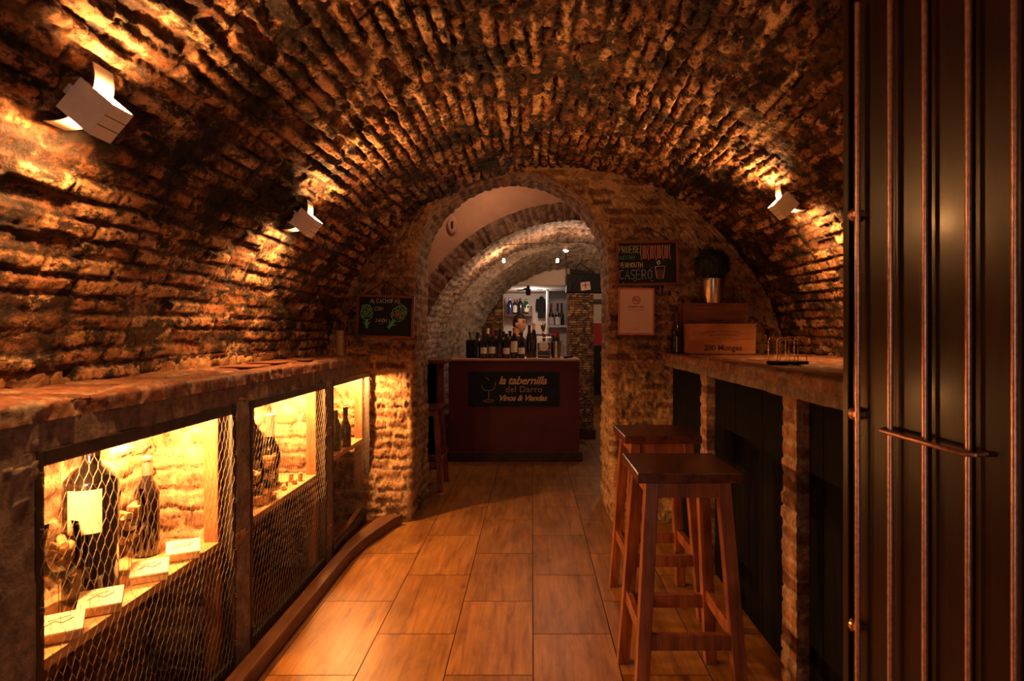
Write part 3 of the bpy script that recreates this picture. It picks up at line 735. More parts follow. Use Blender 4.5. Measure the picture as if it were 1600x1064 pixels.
def cardbox(x, y, z, rz, label):
    t = thing('card_box', label, 'box', (x, y, z), rz, 'small card boxes on the shelf of the nearest niche')
    obj('carton', box(BM(), (-.05, -.034, 0), (.05, .034, .026)), M['cardedge'], t, bevel=.0015)
    obj('lid', box(BM(), (-.052, -.036, .0262), (.052, .036, .034)), M['card'], t, bevel=.002)
    bm = BM()
    tube(bm, [(-.03, -.008, .0348), (-.01, .006, .0348), (.008, -.004, .0348), (.03, .010, .0348)], .0012, 5)
    tube(bm, [(-.024, .010, .0348), (0, .014, .0348), (.022, .018, .0348)], .0008, 5)
    for k in range(6): box(bm, (-.0507, -.024+k*.008, .006), (-.0500, -.0205+k*.008, .018))
    obj('print', bm, M['ink'], t)
    t.rotation_euler = (math.radians(20), 0, rz); t.location.z = z+.0135
    return t
for i, (px, py, rz) in enumerate(((95, 1000, .55), (160, 950, .5), (236, 897, .5), (288, 857, .5))):
    y = 1.205*F/(VX-px)
    cardbox(-1.208, y, z, rz, ['small cream card box at the camera end of the nearest niche shelf', 'small cream card box below the giant bottle, second from the camera', 'small cream card box third along from the camera on the niche shelf', 'small cream card box farthest along the shelf, below the slim bottle'][i])
# niche 2
z = SHZ[1]
bottle('wine_bottle', 'large black wine bottle in the middle display niche', (-1.345, 2.90, z), H=.44, R=.062, shoulder=.62, neck=.018, cap='capdark', lab=(.28, .5), rz=.1, wrap=.5)
bottle('wine_bottle', 'slim black bottle with a pale label at the neck in the middle niche', (-1.315, 3.05, z), H=.36, R=.043, shoulder=.5, neck=.02, cap='label', lab=(.12, .30), capf=.62)
goblet('balloon glass of corks at the left end of the middle niche', (-1.225, 2.68, z), .046, .20)
fill_corks(-1.225, 2.68, z+.082, .043, .10, 11, 'corks in the left glass of the middle niche', 'wine cork in the left balloon glass of the middle niche', 4)
goblet('balloon glass of corks in front of the slim bottle in the middle niche', (-1.245, 2.885, z), .050, .235)
fill_corks(-1.245, 2.885, z+.096, .047, .10, 13, 'corks in the right glass of the middle niche', 'wine cork in the right balloon glass of the middle niche', 5)
for i, (x, y, r) in enumerate(((-1.20, 2.78, (0, 0, 0)), (-1.22, 2.99, (PI/2, 0, .4)), (-1.25, 3.06, (PI/2, 0, 1.3)), (-1.21, 3.10, (PI/2, 0, .2)), (-1.20, 3.15, (0, 0, 0)), (-1.24, 3.13, (0, 0, 0)), (-1.205, 2.82, (PI/2, 0, .9)))):
    cork((x, y, z+(.0225 if r[0] == 0 else .012)), r, 'loose corks on the middle niche shelf', 'loose wine cork lying on the shelf of the middle niche')
# niche 3
z = SHZ[2]
bottle('wine_bottle', 'green wine bottle at the left of the third display niche', (-1.215, 3.76, z), H=.25, R=.034, mat='greenbottle', cap='greenbottle', lab=None)
bottle('wine_bottle', 'dark wine bottle right of the green bottle in the third niche', (-1.19, 3.88, z), H=.255, R=.036, cap='capdark', lab=None, shoulder=.5)
bottle('wine_bottle', 'dark wine bottle in shadow behind the green bottle in the third niche', (-1.35, 3.80, z), H=.27, R=.034, cap='capdark', lab=None)

# on the left ledge: menus and candle holder
for i, (px, py, a, w_, h_, l) in enumerate(((385, 573, .1, .15, .21, 'brown menu card lying on the left brick ledge, nearest the camera'),
                                          (425, 566, -.15, .15, .21, 'brown menu card lying on the left brick ledge, in the middle of three'),
                                          (470, 560, .2, .13, .19, 'brown menu card lying on the left brick ledge, nearest the candle holder'))):
    x = -1.29; y = x*F/(px-VX)
    tag(obj('menu_card', box(BM(), (-w_/2, -h_/2, 0), (w_/2, h_/2, .005)), M['menu'], loc=(x, y, CZ+.004+.004*(i == 1)), rot=(0, 0, a), bevel=.001), l, 'menu', 'menu cards on the left ledge')
ch = thing('candle_holder', 'pale cylindrical wooden candle holder at the far end of the left ledge', 'candle holder', (-1.27, 4.03, CZ+.003))
obj('holder', lathe(BM(), [(.026, 0), (.026, .165), (.021, .165), (.021, .12), (0, .12)], 20), M['candle'], ch, smooth=True)
obj('candle', lathe(BM(), [(.018, .12), (.018, .15), (0, .152)], 16), M['card'], ch, smooth=True)

# ------------------------------------------------------------------ wall lamps
def wall_lamp(px, py, label, W, off=.072):
    R = VR-off; u = (px-VX)/F; v = -(py-VY)/F
    a = u*u+v*v; b = 2*(-u*VCX+v*(EYE-VCZ)); c = VCX**2+(EYE-VCZ)**2-R*R
    Y = (-b+math.sqrt(b*b-4*a*c))/(2*a)
    p = Vector((u*Y, Y, EYE+v*Y)); n = Vector((VCX-p.x, 0, VCZ-p.z)).normalized(); yv = Vector((0, 1, 0)); ax = yv.cross(n)
    base = p-n*.062
    t = thing('wall_lamp', label, 'wall lamp', base, 0, 'metal up-down wall lamps on the vault')
    t.scale = (.86, .86, .86); t.rotation_mode = 'QUATERNION'; t.rotation_quaternion = Matrix((ax, yv, n)).transposed().to_quaternion()
    # local: x = axis, y = along room, z = away from wall
    hs = .052; hw = .042; z0 = .012; z1 = .130; th = .003
    bm = BM()
    box(bm, (-hs, -hw, z1-th), (hs, hw, z1)); box(bm, (-hs, -hw, z0), (hs, -hw+th, z1-th)); box(bm, (-hs, hw-th, z0), (hs, hw, z1-th))
    for k in (-.017, .017): pass
    obj('shade', bm, M['lampwhite'], t, bevel=.001)
    bm = BM()
    for k in (-.016, .016): box(bm, (k-.0012, -hw-.0006+0, z1-.0004), (k+.0012, hw, z1+.0006))
    obj('groove', bm, M['cord'], t)
    # curved deflector
    bm = BM(); rows = []; n_ = 20
    for i in range(n_+1):
        s = -1+2*i/n_; x = s*.105; zz = .066-.056*abs(s)**2.4
        rows.append([bm.verts.new((x, y_, zz+dz)) for y_, dz in ((-.038, 0), (.038, 0), (.038, -.003), (-.038, -.003))])
    for A, B in zip(rows[:-1], rows[1:]):
        for k in range(4): bm.faces.new((A[k], A[(k+1) % 4], B[(k+1) % 4], B[k]))
    bm.faces.new(rows[0]); bm.faces.new(rows[-1][::-1])
    obj('deflector', bm, M['lampwhite'], t, smooth=True)
    obj('wall_plate', box(BM(), (-.014, -.014, -.03), (.014, .014, .012)), M['lampwhite'], t)
    obj('stem', box(box(BM(), (-.012, -hw+th, .058), (-.008, hw-th, .062)), (-.006, -.012, .008), (.006, .012, .064)), M['lampwhite'], t)
    obj('bulb', tube(BM(), [(-.022, 0, .106), (.022, 0, .106)], .004, 10), M['emit_warm'], t, smooth=True)
    
    for s_ in (-1, 1): light('lamp_light', (s_*.022, 0, .086), W/2, WARM, .012, t)
    return t
wall_lamp(150, 174, 'square metal up-down wall lamp on the left vault, nearest the camera', W_LAMP)
wall_lamp(479, 349, 'square metal up-down wall lamp on the left vault near the chalkboard', W_LAMP)
wall_lamp(1224, 322, 'square metal up-down wall lamp on the right vault near the counter', W_LAMP)
# unseen extra copies of the wall lamp, added to light the door rods
def added_lamp_at(x, y, label, W):
    th = math.asin((x-VCX)/(VR-.088)); p = Vector((x, y, VCZ+(VR-.088)*math.cos(th)))
    return wall_lamp(VX+F*p.x/p.y, VY-F*(p.z-EYE)/p.y, label, W)
added_lamp_at(1.15, .18, 'square metal up-down wall lamp on the right vault beside the iron-barred door', W_LAMP*.15)
added_lamp_at(-1.05, .30, 'added unseen wall lamp on the left vault behind the viewpoint', W_LAMP*.3)

# ------------------------------------------------------------------ right counter
rc = thing('brick_counter', 'deep brick-topped counter with black panels along the right wall', 'counter', (RX, 3.0, 0))
RZ0, RZ1, RZ2 = 1.062, 1.107, 1.152
ledge(rc, RX-.012, XR+.03, RZ1, RZ2, 1.50, 4.27, 71, 'brick_ledge', L=.115, st=.012)
rebase(obj('ledge_bed', box(BM(), (RX+.03, 1.5, RZ0+.01), (XR+.02, 4.25, RZ2-.012)), M['mortar']), rc)
rebase(rough_box('lintel', (RX-.008, 1.50, RZ0), (RX+.10, 4.26, RZ1+.003), M['mortar'], None, step=.012, kind='noise', seed=72, amp=.008), rc)
for y0, y1, s in ((2.15, 2.275, 73), (3.255, 3.37, 74)):
    rebase(rough_box('pier', (RX-.004, y0, 0), (RX+.24, y1, RZ0+.01), M['pierbrick'], None, step=.006, seed=s, course=.060, L=.6, joint=.006, amp=.006, rough=.004, hole=.0), rc)
def panel(y0, y1, joints, label):
    t = thing('black_panel', label, 'panel', (RX+.05, (y0+y1)/2, 0), group=None); c = (y0+y1)/2
    ys = [y0]+joints+[y1]
    for a, b in zip(ys[:-1], ys[1:]): obj('board', box(BM(), (-.012, a-c+.002, .01), (.012, b-c-.002, RZ0-.004)), M['panel'], t, bevel=.002)
panel(3.375, 4.22, [3.83], 'black boarded panel under the right counter between the back pier and the arch')
panel(2.28, 3.25, [2.58, 2.92], 'black boarded panel under the right counter between the two brick piers')
panel(1.50, 2.145, [2.04], 'black boarded panel under the right counter nearest the barred door')

# crates
def crate(label, loc, w_, d_, h_, mat, name='wine_crate'):
    t = thing(name, label, 'crate', loc)
    obj('front_board', box(BM(), (-w_/2, -d_/2, 0), (w_/2, -d_/2+.012, h_)), mat, t, bevel=.0015)
    obj('back_board', box(BM(), (-w_/2, d_/2-.012, 0), (w_/2, d_/2, h_)), mat, t, bevel=.0015)
    for s in (-1, 1): obj('side_board', box(BM(), (s*w_/2-(.012 if s > 0 else 0), -d_/2+.012, 0), (s*w_/2+(.012 if s < 0 else 0), d_/2-.012, h_)), mat, t)
    obj('lid', box(BM(), (-w_/2-.004, -d_/2-.003, h_), (w_/2+.004, d_/2, h_+.010)), mat, t, bevel=.0015)
    return t
zc = RZ2+.004
ca = crate('open-fronted dark wooden crate behind the lettered crate, carrying the plant', (1.235, 4.155, zc), .435, .15, .325, M['cratedark'])
cb = crate('pale wooden wine crate with burnt lettering standing on the right counter', (1.235, 4.00, zc), .425, .145, .185, M['crate'])
text_mesh('200 Monges', .050, 'burn', cb, (0, -.0735, .022), bold=.0012, name='crate_lettering')
bm = BM(); rg = random.Random(5)
for row, (zz, wd, amp_) in enumerate(((.145, .30, .018), (.118, .18, .0), (.098, .12, .0))):
    n = int(wd/.012)
    for i in range(n):
        x = -wd/2+wd*i/n; zb = zz-amp_*(2*x/wd)**2*1.2
        tube(bm, [(x, -.0732, zb), (x+.004, -.0732, zb+rg.uniform(.004, .012)), (x+.008, -.0732, zb+rg.uniform(-.003, .004))], .0016, 4)
obj('worn_stamp', bm, simple('faded_burn', (.20, .08, .04), .8), cb)
bm = BM()
for i in range(26):
    x = -.19+i*.0148; tube(bm, [(x, -.0765, .19+rg.uniform(0, .02)), (x+.006, -.0765, .215+rg.uniform(-.01, .02)), (x+.012, -.0765, .20+rg.uniform(-.01, .02))], .0012, 4)
obj('branded_mark', bm, M['burn'], ca)
# plant in steel bucket
pl = thing('potted_plant', 'dark ball-shaped plant in a shiny steel bucket on top of the dark crate', 'plant', (1.225, 4.115, zc+.336))
obj('bucket', lathe(BM(), [(0, 0), (.060, 0), (.062, .006), (.080, .155), (.084, .158), (.084, .163), (.078, .163), (.060, .01), (0, .01)], 32), M['steel'], pl, smooth=True)
bm = BM(); rg = random.Random(9)
bmesh.ops.create_icosphere(bm, subdivisions=3, radius=.105, matrix=Matrix.Translation((-.005, 0, .255)))
for _ in range(1900):
    d = Vector((rg.gauss(0, 1), rg.gauss(0, 1), rg.gauss(0, 1))).normalized(); c = Vector((-.005, 0, .255))+d*rg.uniform(.100, .124)
    t1 = d.cross(Vector((rg.random(), rg.random(), rg.random()))).normalized(); t2_ = d.cross(t1)
    t1 = (t1+d*rg.uniform(-.5, .8)).normalized(); s = rg.uniform(.008, .014)
    vs = [bm.verts.new(c+t1*s), bm.verts.new(c+t2_*s*.4), bm.verts.new(c-t1*s), bm.verts.new(c-t2_*s*.4)]
    bm.faces.new(vs)
obj('foliage', bm, M['leaf'], pl)
obj('soil', lathe(BM(), [(0, .150), (.076, .150)], 20, cap=False), M['black'], pl)
bottle('wine_bottle', 'black glossy bottle beside the lettered crate on the right counter', (.975, 4.10, zc), H=.27, R=.040, shoulder=.55, neck=.018, cap='capdark', lab=None)

# condiment rack
cr = thing('napkin_rack', 'small black tray with looped gold wires on the right counter', 'rack', (1.118, 2.66, zc+.001), .25)
obj('tray', box(BM(), (-.075, -.045, 0), (.075, .045, .014)), M['black'], cr, bevel=.004)
for x in (-.066, -.022, .022, .066):
    bm = BM(); a = .040; h_ = .115+.004*(x > 0)
    if abs(x) > .05: pts = [(x, -a, .012), (x, -a, h_-.012), (x, -a+.012, h_), (x, a-.012, h_), (x, a, h_-.012), (x, a, .012)]
    else: pts = [(x, -a, .012), (x, -a, h_-.012), (x, -a+.012, h_), (x, a-.012, h_), (x, a, h_-.012), (x, a, .012)]
    obj('wire_loop', tube(bm, pts, .0022, 8), M['brass'], cr, smooth=True)
bm = BM()
for s in (-1, 1): tube(bm, [(-.066, s*.040, .10), (-.02, s*.040, .118), (.02, s*.040, .118), (.066, s*.040, .10)], .0016, 6)
obj('cross_wire', bm, M['brass'], cr, smooth=True)

# ------------------------------------------------------------------ stools
def stool(loc, rz, label, H=.825):
    t = thing('bar_stool', label, 'stool', loc, rz, 'wooden bar stools by the right counter')
    hw, hd = .174, .170
    obj('seat', box(BM(), (-hw-.003, -hd-.003, H-.034), (hw+.003, hd+.003, H)), M['seat'], t, bevel=.004)
    tx, ty, bx, by = .122, .128, .172, .188; zt = H-.035
    for sx in (-1, 1):
        for sy in (-1, 1): obj('leg', bar(BM(), (sx*bx, sy*by, 0), (sx*tx, sy*ty, zt), .045, .042), M['stool'], t, bevel=.003)
    def X(z): return tx+(bx-tx)*(1-z/zt)
    def Y(z): return ty+(by-ty)*(1-z/zt)
    for s in (-1, 1):
        zz = zt-.03
        obj('apron', box(BM(), (-X(zz)+.022, s*Y(zz)-.011, zt-.055), (X(zz)-.022, s*Y(zz)+.011, zt-.001)), M['stool'], t, bevel=.002)
        obj('apron', box(BM(), (s*X(zz)-.011, -Y(zz)+.018, zt-.055), (s*X(zz)+.011, Y(zz)-.018, zt-.001)), M['stool'], t, bevel=.002)
        zz = .262 if s < 0 else .252
        obj('stretcher', box(BM(), (-X(zz)+.018, s*Y(zz)-.012, zz-.026), (X(zz)-.018, s*Y(zz)+.012, zz+.026)), M['stool'], t, bevel=.002)
        zz = .275
        obj('stretcher', box(BM(), (s*X(zz)-.012, -Y(zz)+.016, zz-.024), (s*X(zz)+.012, Y(zz)-.016, zz+.024)), M['stool'], t, bevel=.002)
    return t
s1 = stool((.530, 2.205, 0), 0, 'dark wooden bar stool nearest the camera, by the right counter')
s2 = copy_tree(s1); s2.location = (.593, 2.925, 0); s2.rotation_euler = (0, 0, .02); s2['label'] = 'dark wooden bar stool behind the nearest one, beside the right arch pier'
s3 = copy_tree(s1); s3.location = (-.905, 5.12, 0); s3.scale = (.95, .95, .82); s3.rotation_euler = (0, 0, 0); s3['label'] = 'wooden stool half hidden behind the left arch pier in the inner room'
s3['group'] = 'stool in the inner room'
del s3['group']

# ------------------------------------------------------------------ chalkboards, notice
SF = {'A': [[(0, 0), (.3, 1), (.6, 0)], [(.12, .4), (.48, .4)]], 'B': [[(0, 0), (0, 1), (.4, .95), (.45, .7), (0, .52), (.5, .4), (.5, .1), (0, 0)]],
      'C': [[(.55, .85), (.3, 1), (.05, .75), (.03, .3), (.25, 0), (.55, .15)]], 'E': [[(.5, 1), (0, 1), (0, 0), (.5, 0)], [(0, .52), (.4, .52)]],
      'F': [[(.5, 1), (0, 1), (0, 0)], [(0, .52), (.4, .52)]], 'H': [[(0, 0), (0, 1)], [(.5, 0), (.5, 1)], [(0, .5), (.5, .5)]],
      'J': [[(.1, 1), (.55, 1)], [(.4, 1), (.4, .15), (.2, 0), (.0, .15)]], 'L': [[(0, 1), (0, 0), (.45, 0)]], 'M': [[(0, 0), (.05, 1), (.3, .4), (.55, 1), (.6, 0)]],
      'N': [[(0, 0), (0, 1), (.5, 0), (.5, 1)]], 'O': [[(.3, 1), (.05, .75), (.05, .25), (.3, 0), (.55, .25), (.55, .75), (.3, 1)]],
      'P': [[(0, 0), (0, 1), (.42, .95), (.48, .72), (.4, .5), (0, .45)]], 'R': [[(0, 0), (0, 1), (.42, .95), (.48, .72), (.4, .5), (0, .45)], [(.2, .45), (.52, 0)]],
      'S': [[(.5, .88), (.28, 1), (.05, .8), (.1, .58), (.42, .45), (.5, .2), (.25, 0), (.02, .12)]], 'T': [[(0, 1), (.6, 1)], [(.3, 1), (.3, 0)]],
      'U': [[(0, 1), (.03, .2), (.25, 0), (.48, .2), (.5, 1)]], 'V': [[(0, 1), (.27, 0), (.55, 1)]], 'Ó': [[(.3, 1), (.05, .75), (.05, .25), (.3, 0), (.55, .25), (.55, .75), (.3, 1)], [(.3, 1.15), (.45, 1.35)]]}
def chalk(parent, txt, x0, z0, width, h, mat, r, y, slope=0, jit=.04):
    bm = BM(); n = len(txt); cw = width/n; rg = random.Random(len(txt)*7)
    for i, ch_ in enumerate(txt):
        jj = rg.uniform(-jit, jit)*h
        for pl_ in SF.get(ch_, []):
            tube(bm, [(x0+cw*i+a*cw*1.35, y, z0+slope*i+jj+b*h) for a, b in pl_], r, 5)
    o = obj('chalk_lettering', bm, M[mat], parent); return o
def chalkboard(x0, x1, z0, z1, y, label, tilt=0):
    cx, cz = (x0+x1)/2, (z0+z1)/2; hw, hh = (x1-x0)/2, (z1-z0)/2
    t = thing('chalkboard', label, 'chalkboard', (cx, y, cz)); t.rotation_euler = (0, tilt, 0)
    obj('slate', box(BM(), (-hw+.006, -.004, -hh+.006), (hw-.006, .006, hh-.006)), M['board'], t)
    f = .017; bm = BM()
    box(bm, (-hw, -.012, -hh), (hw, .008, -hh+f)); box(bm, (-hw, -.012, hh-f), (hw, .008, hh))
    box(bm, (-hw, -.012, -hh+f), (-hw+f, .008, hh-f)); box(bm, (hw-f, -.012, -hh+f), (hw, .008, hh-f))
    obj('frame', bm, M['boardframe'], t, bevel=.002)
    bm = BM(); tube(bm, [(-hw*.72, -.004, hh), (-hw*.3, -.006, hh+.06), (0, -.008, hh+.088), (hw*.3, -.006, hh+.06), (hw*.72, -.004, hh)], .0035, 6)
    obj('hanging_cord', bm, M['cord'], t)
    obj('nail', tube(BM(), [(0, -.016, hh+.090), (0, .06, hh+.090)], .004, 8), M['darkmetal'], t)
    return t, hw, hh
BY = WY-.045
a = at(557, 461, BY); b = at(647, 528, BY)
t, hw, hh = chalkboard(a.x, b.x, b.z, a.z, BY, 'small chalkboard with two drawn artichokes hanging on the left arch pier', .03)
chalk(t, 'ALCACHOFAS', -.105, .092, .210, .028, 'chalk_w', .0016, -.0055, .0004)
chalk(t, 'CON', -.075, .040, .065, .026, 'chalk_y', .0015, -.0055)
chalk(t, 'JAMÓN', -.068, -.040, .085, .022, 'chalk_w', .0013, -.0055)
bm = BM(); tube(bm, [(-.045, -.0055, -.052), (-.01, -.0055, -.050)], .0015, 5); obj('chalk_underline', bm, M['chalk_r'], t)
def artichoke(parent, cx, cz, ang, s, open_=False):
    bm = BM(); rg = random.Random(2)
    R_ = Matrix.Rotation(ang, 2)
    def P(x, z): v = R_ @ Vector((x*s, z*s)); return (cx+v.x, -.0052, cz+v.y)
    out = [(0, .5), (-.16, .42), (-.28, .22), (-.33, 0), (-.28, -.22), (-.12, -.34), (.12, -.34), (.28, -.22), (.33, 0), (.28, .22), (.16, .42), (0, .5)]
    tube(bm, [P(*q) for q in out], .0018, 5)
    for r_ in range(5):
        zz = -.26+r_*.15; wd = .27*math.cos((zz)/.62*1.3)
        for k in range(4):
            xx = -wd+2*wd*(k+.5*(r_ % 2))/3.6
            if abs(xx) > wd: continue
            tube(bm, [P(xx-.07, zz), P(xx-.05, zz+.09), P(xx, zz+.15), P(xx+.05, zz+.09), P(xx+.07, zz)], .0013, 4)
    obj('chalk_artichoke', bm, M['chalk_gl'], parent)
    bm = BM(); 
    for k in range(7): tube(bm, [P(-.07+k*.022, -.34), P(-.06+k*.020, -.6), P(-.05+k*.018, -.82)], .0024, 4)
    for sx in (-1, 1): tube(bm, [P(sx*.06, -.62), P(sx*.16, -.52), P(sx*.2, -.45)], .003, 4)
    for k in range(26):
        zz = rg.uniform(-.3, .35); wd = .26*math.cos(zz/.62*1.3); xx = rg.uniform(-wd, wd)
        tube(bm, [P(xx, zz), P(xx*.8, zz-.07)], .0018, 4)
    obj('chalk_stalk', bm, M['chalk_g'], parent)
    if open_:
        bm = BM()
        for k in range(9): tube(bm, [P(-.12+k*.03, .10-.1*abs(k-4)/4), P(-.12+k*.03, -.12+.06*abs(k-4)/4)], .0045, 4)
        obj('chalk_heart', bm, M['chalk_r'], parent)
artichoke(t, -.128, .018, .02, .125)
artichoke(t, .092, .018, -.62, .145, True)

a = at(963, 376, BY); b = at(1060, 446, BY)
t, hw, hh = chalkboard(a.x, b.x, b.z, a.z, BY, 'chalkboard advertising vermouth with a drawn glass on the right arch pier', -.015)
chalk(t, 'PRUEBE', -.196, .072, .150, .048, 'chalk_y', .0019, -.0055)
chalk(t, 'NUESTRO', -.196, .026, .110, .026, 'chalk_g', .0014, -.0055)
chalk(t, 'VERMOUTH', -.194, -.030, .165, .034, 'chalk_w', .0021, -.0055)
chalk(t, 'CASERO', -.196, -.112, .235, .066, 'chalk_b', .0020, -.0055, jit=.02)
bm = BM(); bm2 = BM()
for k in range(5):
    x = -.044+k*.050
    tube(bm, [(x, -.0055, .125), (x-.004, -.0055, .07), (x+.004, -.0055, .02)], .0018, 5)
    if k < 4: box(bm2, (x+.010, -.0048, .030), (x+.040, -.0042, .122))
obj('chalk_barrel_lines', bm, M['chalk_w'], t); obj('chalk_barrel_fill', bm2, M['chalk_p'], t)
bm = BM()
tube(bm, [(.052, -.0055, -.025), (.120, -.0055, -.022), (.108, -.0055, -.108), (.064, -.0055, -.108), (.052, -.0055, -.025)], .0022, 5)
tube(bm, [(.066, -.0055, .004), (.080, -.0055, .016), (.088, -.0055, .0), (.074, -.0055, -.012), (.066, -.0055, .004)], .004, 5)
obj('chalk_tumbler', bm, M['chalk_w'], t)
bm = BM()
for k in range(4): tube(bm, [(.066+k*.012, -.0052, -.045), (.068+k*.011, -.0052, -.100)], .0028, 4)
obj('chalk_drink', bm, M['chalk_p'], t)
bm = BM()
for x, z_ in ((-.17, -.135), (-.09, -.125), (.03, -.125), (-.19, -.055), (-.10, -.048), (.03, -.035)): tube(bm, [(x-.008, -.0052, z_), (x+.008, -.0052, z_+.003)], .0016, 4)
obj('chalk_sparkle', bm, M['chalk_b'], t)

a = at(966, 450, BY); b = at(1022, 523, BY); cx, cz, hw, hh = (a.x+b.x)/2, (a.z+b.z)/2, (b.x-a.x)/2, (a.z-b.z)/2
t = thing('no_smoking_notice', 'white framed no smoking notice with red border under the vermouth chalkboard', 'notice', (cx, BY, cz), 0)
t.rotation_euler = (0, .01, 0)
obj('sheet', box(BM(), (-hw, -.002, -hh), (hw, .002, hh)), M['paper'], t)
bm = BM(); f = .006; g = .004
for lo, hi in (((-hw+g, -hh+g), (hw-g, -hh+g+f)), ((-hw+g, hh-g-f), (hw-g, hh-g)), ((-hw+g, -hh+g), (-hw+g+f, hh-g)), ((hw-g-f, -hh+g), (hw-g, hh-g))):
    box(bm, (lo[0], -.0032, lo[1]), (hi[0], -.0022, hi[1]))
obj('red_border', bm, M['redink'], t)
bm = BM(); zc_ = hh*.48; tube(bm, [(.026*math.cos(k*PI/12), -.003, zc_+.026*math.sin(k*PI/12)) for k in range(24)], .0028, 5, closed=True)
tube(bm, [(-.018, -.003, zc_+.018), (.018, -.003, zc_-.018)], .0026, 5); obj('prohibition_ring', bm, M['redink'], t)
bm = BM(); box(bm, (-.016, -.0032, zc_-.003), (.010, -.0022, zc_+.003)); tube(bm, [(.012, -.003, zc_), (.014, -.003, zc_+.008), (.009, -.003, zc_+.014)], .001, 4); obj('cigarette_symbol', bm, M['darkink'], t)
text_mesh('PROHIBIDO FUMAR', .0125, 'darkink', t, (0, -.0024, hh*.17), bold=.0003, name='notice_heading')
bm = BM()
for k, wd in enumerate((.055, .062, .030)): box(bm, (-wd, -.0030, hh*.10-.009*k), (wd, -.0022, hh*.10-.009*k+.0022))
for k, wd in enumerate((.010, .022)): box(bm, (-wd, -.0030, -hh*.70-.012*k), (wd, -.0022, -hh*.70-.012*k+.003))
obj('small_print', bm, simple('faint_ink', (.45, .28, .22), .8), t)

# ------------------------------------------------------------------ inner room: bar
BF = 6.10
bx0, bx1 = (701-VX)/F*BF, (905-VX)/F*BF; bz = EYE-(561-VY)/F*BF
br = thing('bar_counter', 'maroon painted bar counter with black sign board in the inner room', 'bar', ((bx0+bx1)/2, BF, 0))
hwb = (bx1-bx0)/2
obj('front_panel', box(BM(), (-hwb, 0, .10), (hwb, .06, bz-.02)), M['maroon'], br)
obj('end_panel', box(BM(), (hwb-.05, .06, .10), (hwb, .55, bz-.02)), M['maroon'], br)
obj('end_panel', box(BM(), (-hwb, .06, .10), (-hwb+.05, .55, bz-.02)), M['maroon'], br)
obj('plinth', box(BM(), (-hwb-.005, -.03, 0), (hwb+.03, .56, .10)), M['maroon_dark'], br, bevel=.01)
obj('bar_top', box(BM(), (-hwb-.0, -.02, bz-.02), (hwb+.01, .60, bz)), M['bartop'], br, bevel=.003)
# sign
a = at(732, 581, BF-.02); b = at(874, 635, BF-.02); scx, scz = (a.x+b.x)/2, (a.z+b.z)/2
sg = thing('bar_sign', 'black sign board with wine glass drawing and tan lettering on the bar front', 'sign', (scx, BF-.012, scz))
shw, shh = (b.x-a.x)/2, (a.z-b.z)/2
obj('board', box(BM(), (-shw, -.008, -shh), (shw, .012, shh)), M['board'], sg, bevel=.002)
k = BF/F
text_mesh('la tabernilla', .112, 'signtext', sg, (.085, -.0085, .050), shear=.35, bold=.0022, space=.94, name='sign_name')
text_mesh('del Darro', .088, 'signdim', sg, (.10, -.0085, -.030), space=1.05, name='sign_second_line')
text_mesh('Vinos & Viandas', .080, 'signtext', sg, (.085, -.0085, -.115), shear=.35, bold=.0018, space=.93, name='sign_third_line')
bm = BM(); gx, gz = -.255, .0
tube(bm, [(gx-.070, -.009, gz+.045), (gx-.066, -.009, gz+.02), (gx-.04, -.009, gz-.008), (gx, -.009, gz-.018), (gx+.04, -.009, gz-.008), (gx+.068, -.009, gz+.02), (gx+.07, -.009, gz+.07)], .0032, 6)
tube(bm, [(gx-.03, -.009, gz+.118), (gx-.01, -.009, gz+.11), (gx+.005, -.009, gz+.085)], .003, 6)
tube(bm, [(gx+.004, -.009, gz-.02), (gx+.002, -.009, gz-.10)], .0032, 6)
tube(bm, [(gx-.055, -.009, gz-.118), (gx, -.009, gz-.105), (gx+.055, -.009, gz-.112), (gx+.05, -.009, gz-.125), (gx-.01, -.009, gz-.13), (gx-.055, -.009, gz-.118)], .0028, 6)
obj('wine_glass_drawing', bm, M['signdim'], sg)

# bottles on the bar
BB = bz+.001
front = [(756, 519, 'capdark', 'dark bottle with small cream label at the left end of the bar'), (769, 517, 'capred', 'red-capped wine bottle with cream label, second from left on the bar'),
         (781, 514, 'capdark', 'slim black bottle with dotted white side, third from left on the bar'), (791.5, 521, 'capdark', 'short dark wine bottle with cream label and dark crest on the bar'),
         (803.5, 512, 'caporange', 'tall orange-capped wine bottle with large cream label on the bar'), (815, 520, 'capdark', 'dark wine bottle with cream label right of the tall orange-capped one')]
for i, (px, ty, cap, lb) in enumerate(front):
    y = BF+.14; x = (px-VX)/F*y; H = EYE-(ty-VY)/F*y-BB
    bottle('wine_bottle', lb, (x, y, BB), H=H, R=.036, cap=cap, lab=None if i == 2 else ((.18, .42) if i != 4 else (.20, .56)), capf=.72, wrap=1.1, seg=20)
back = [(747, 520, 'left end'), (762, 513, ''), (775, 516, ''), (787, 518, ''), (797, 517, '')]
bl = ['dark bottle in the back row at the left end of the bar', 'pale-capped dark bottle behind the first two labelled bar bottles', 'dark bottle behind the red-capped bar bottle', 'dark bottle behind the slim dotted bar bottle', 'dark bottle in front of the barman, behind the crested bottle']
for i, (px, ty, _) in enumerate(back):
    y = BF+.27; x = (px-VX)/F*y; H = EYE-(ty-VY)/F*y-BB
    bottle('wine_bottle', bl[i], (x, y, BB), H=H, R=.038, cap='capdark' if i != 1 else 'label', lab=None, seg=18)
for i, (px, ty, lb) in enumerate(((827, 508, 'tall dark bottle right of the barman on the bar'), (834, 505, 'tall dark bottle with orange cap beside the framed stand'))):
    y = BF+.30+.09*i; x = (px-VX)/F*y; H = EYE-(ty-VY)/F*y-BB
    bottle('wine_bottle', lb, (x, y, BB), H=H, R=.034, cap='caporange' if i else 'capdark', lab=None, seg=18)
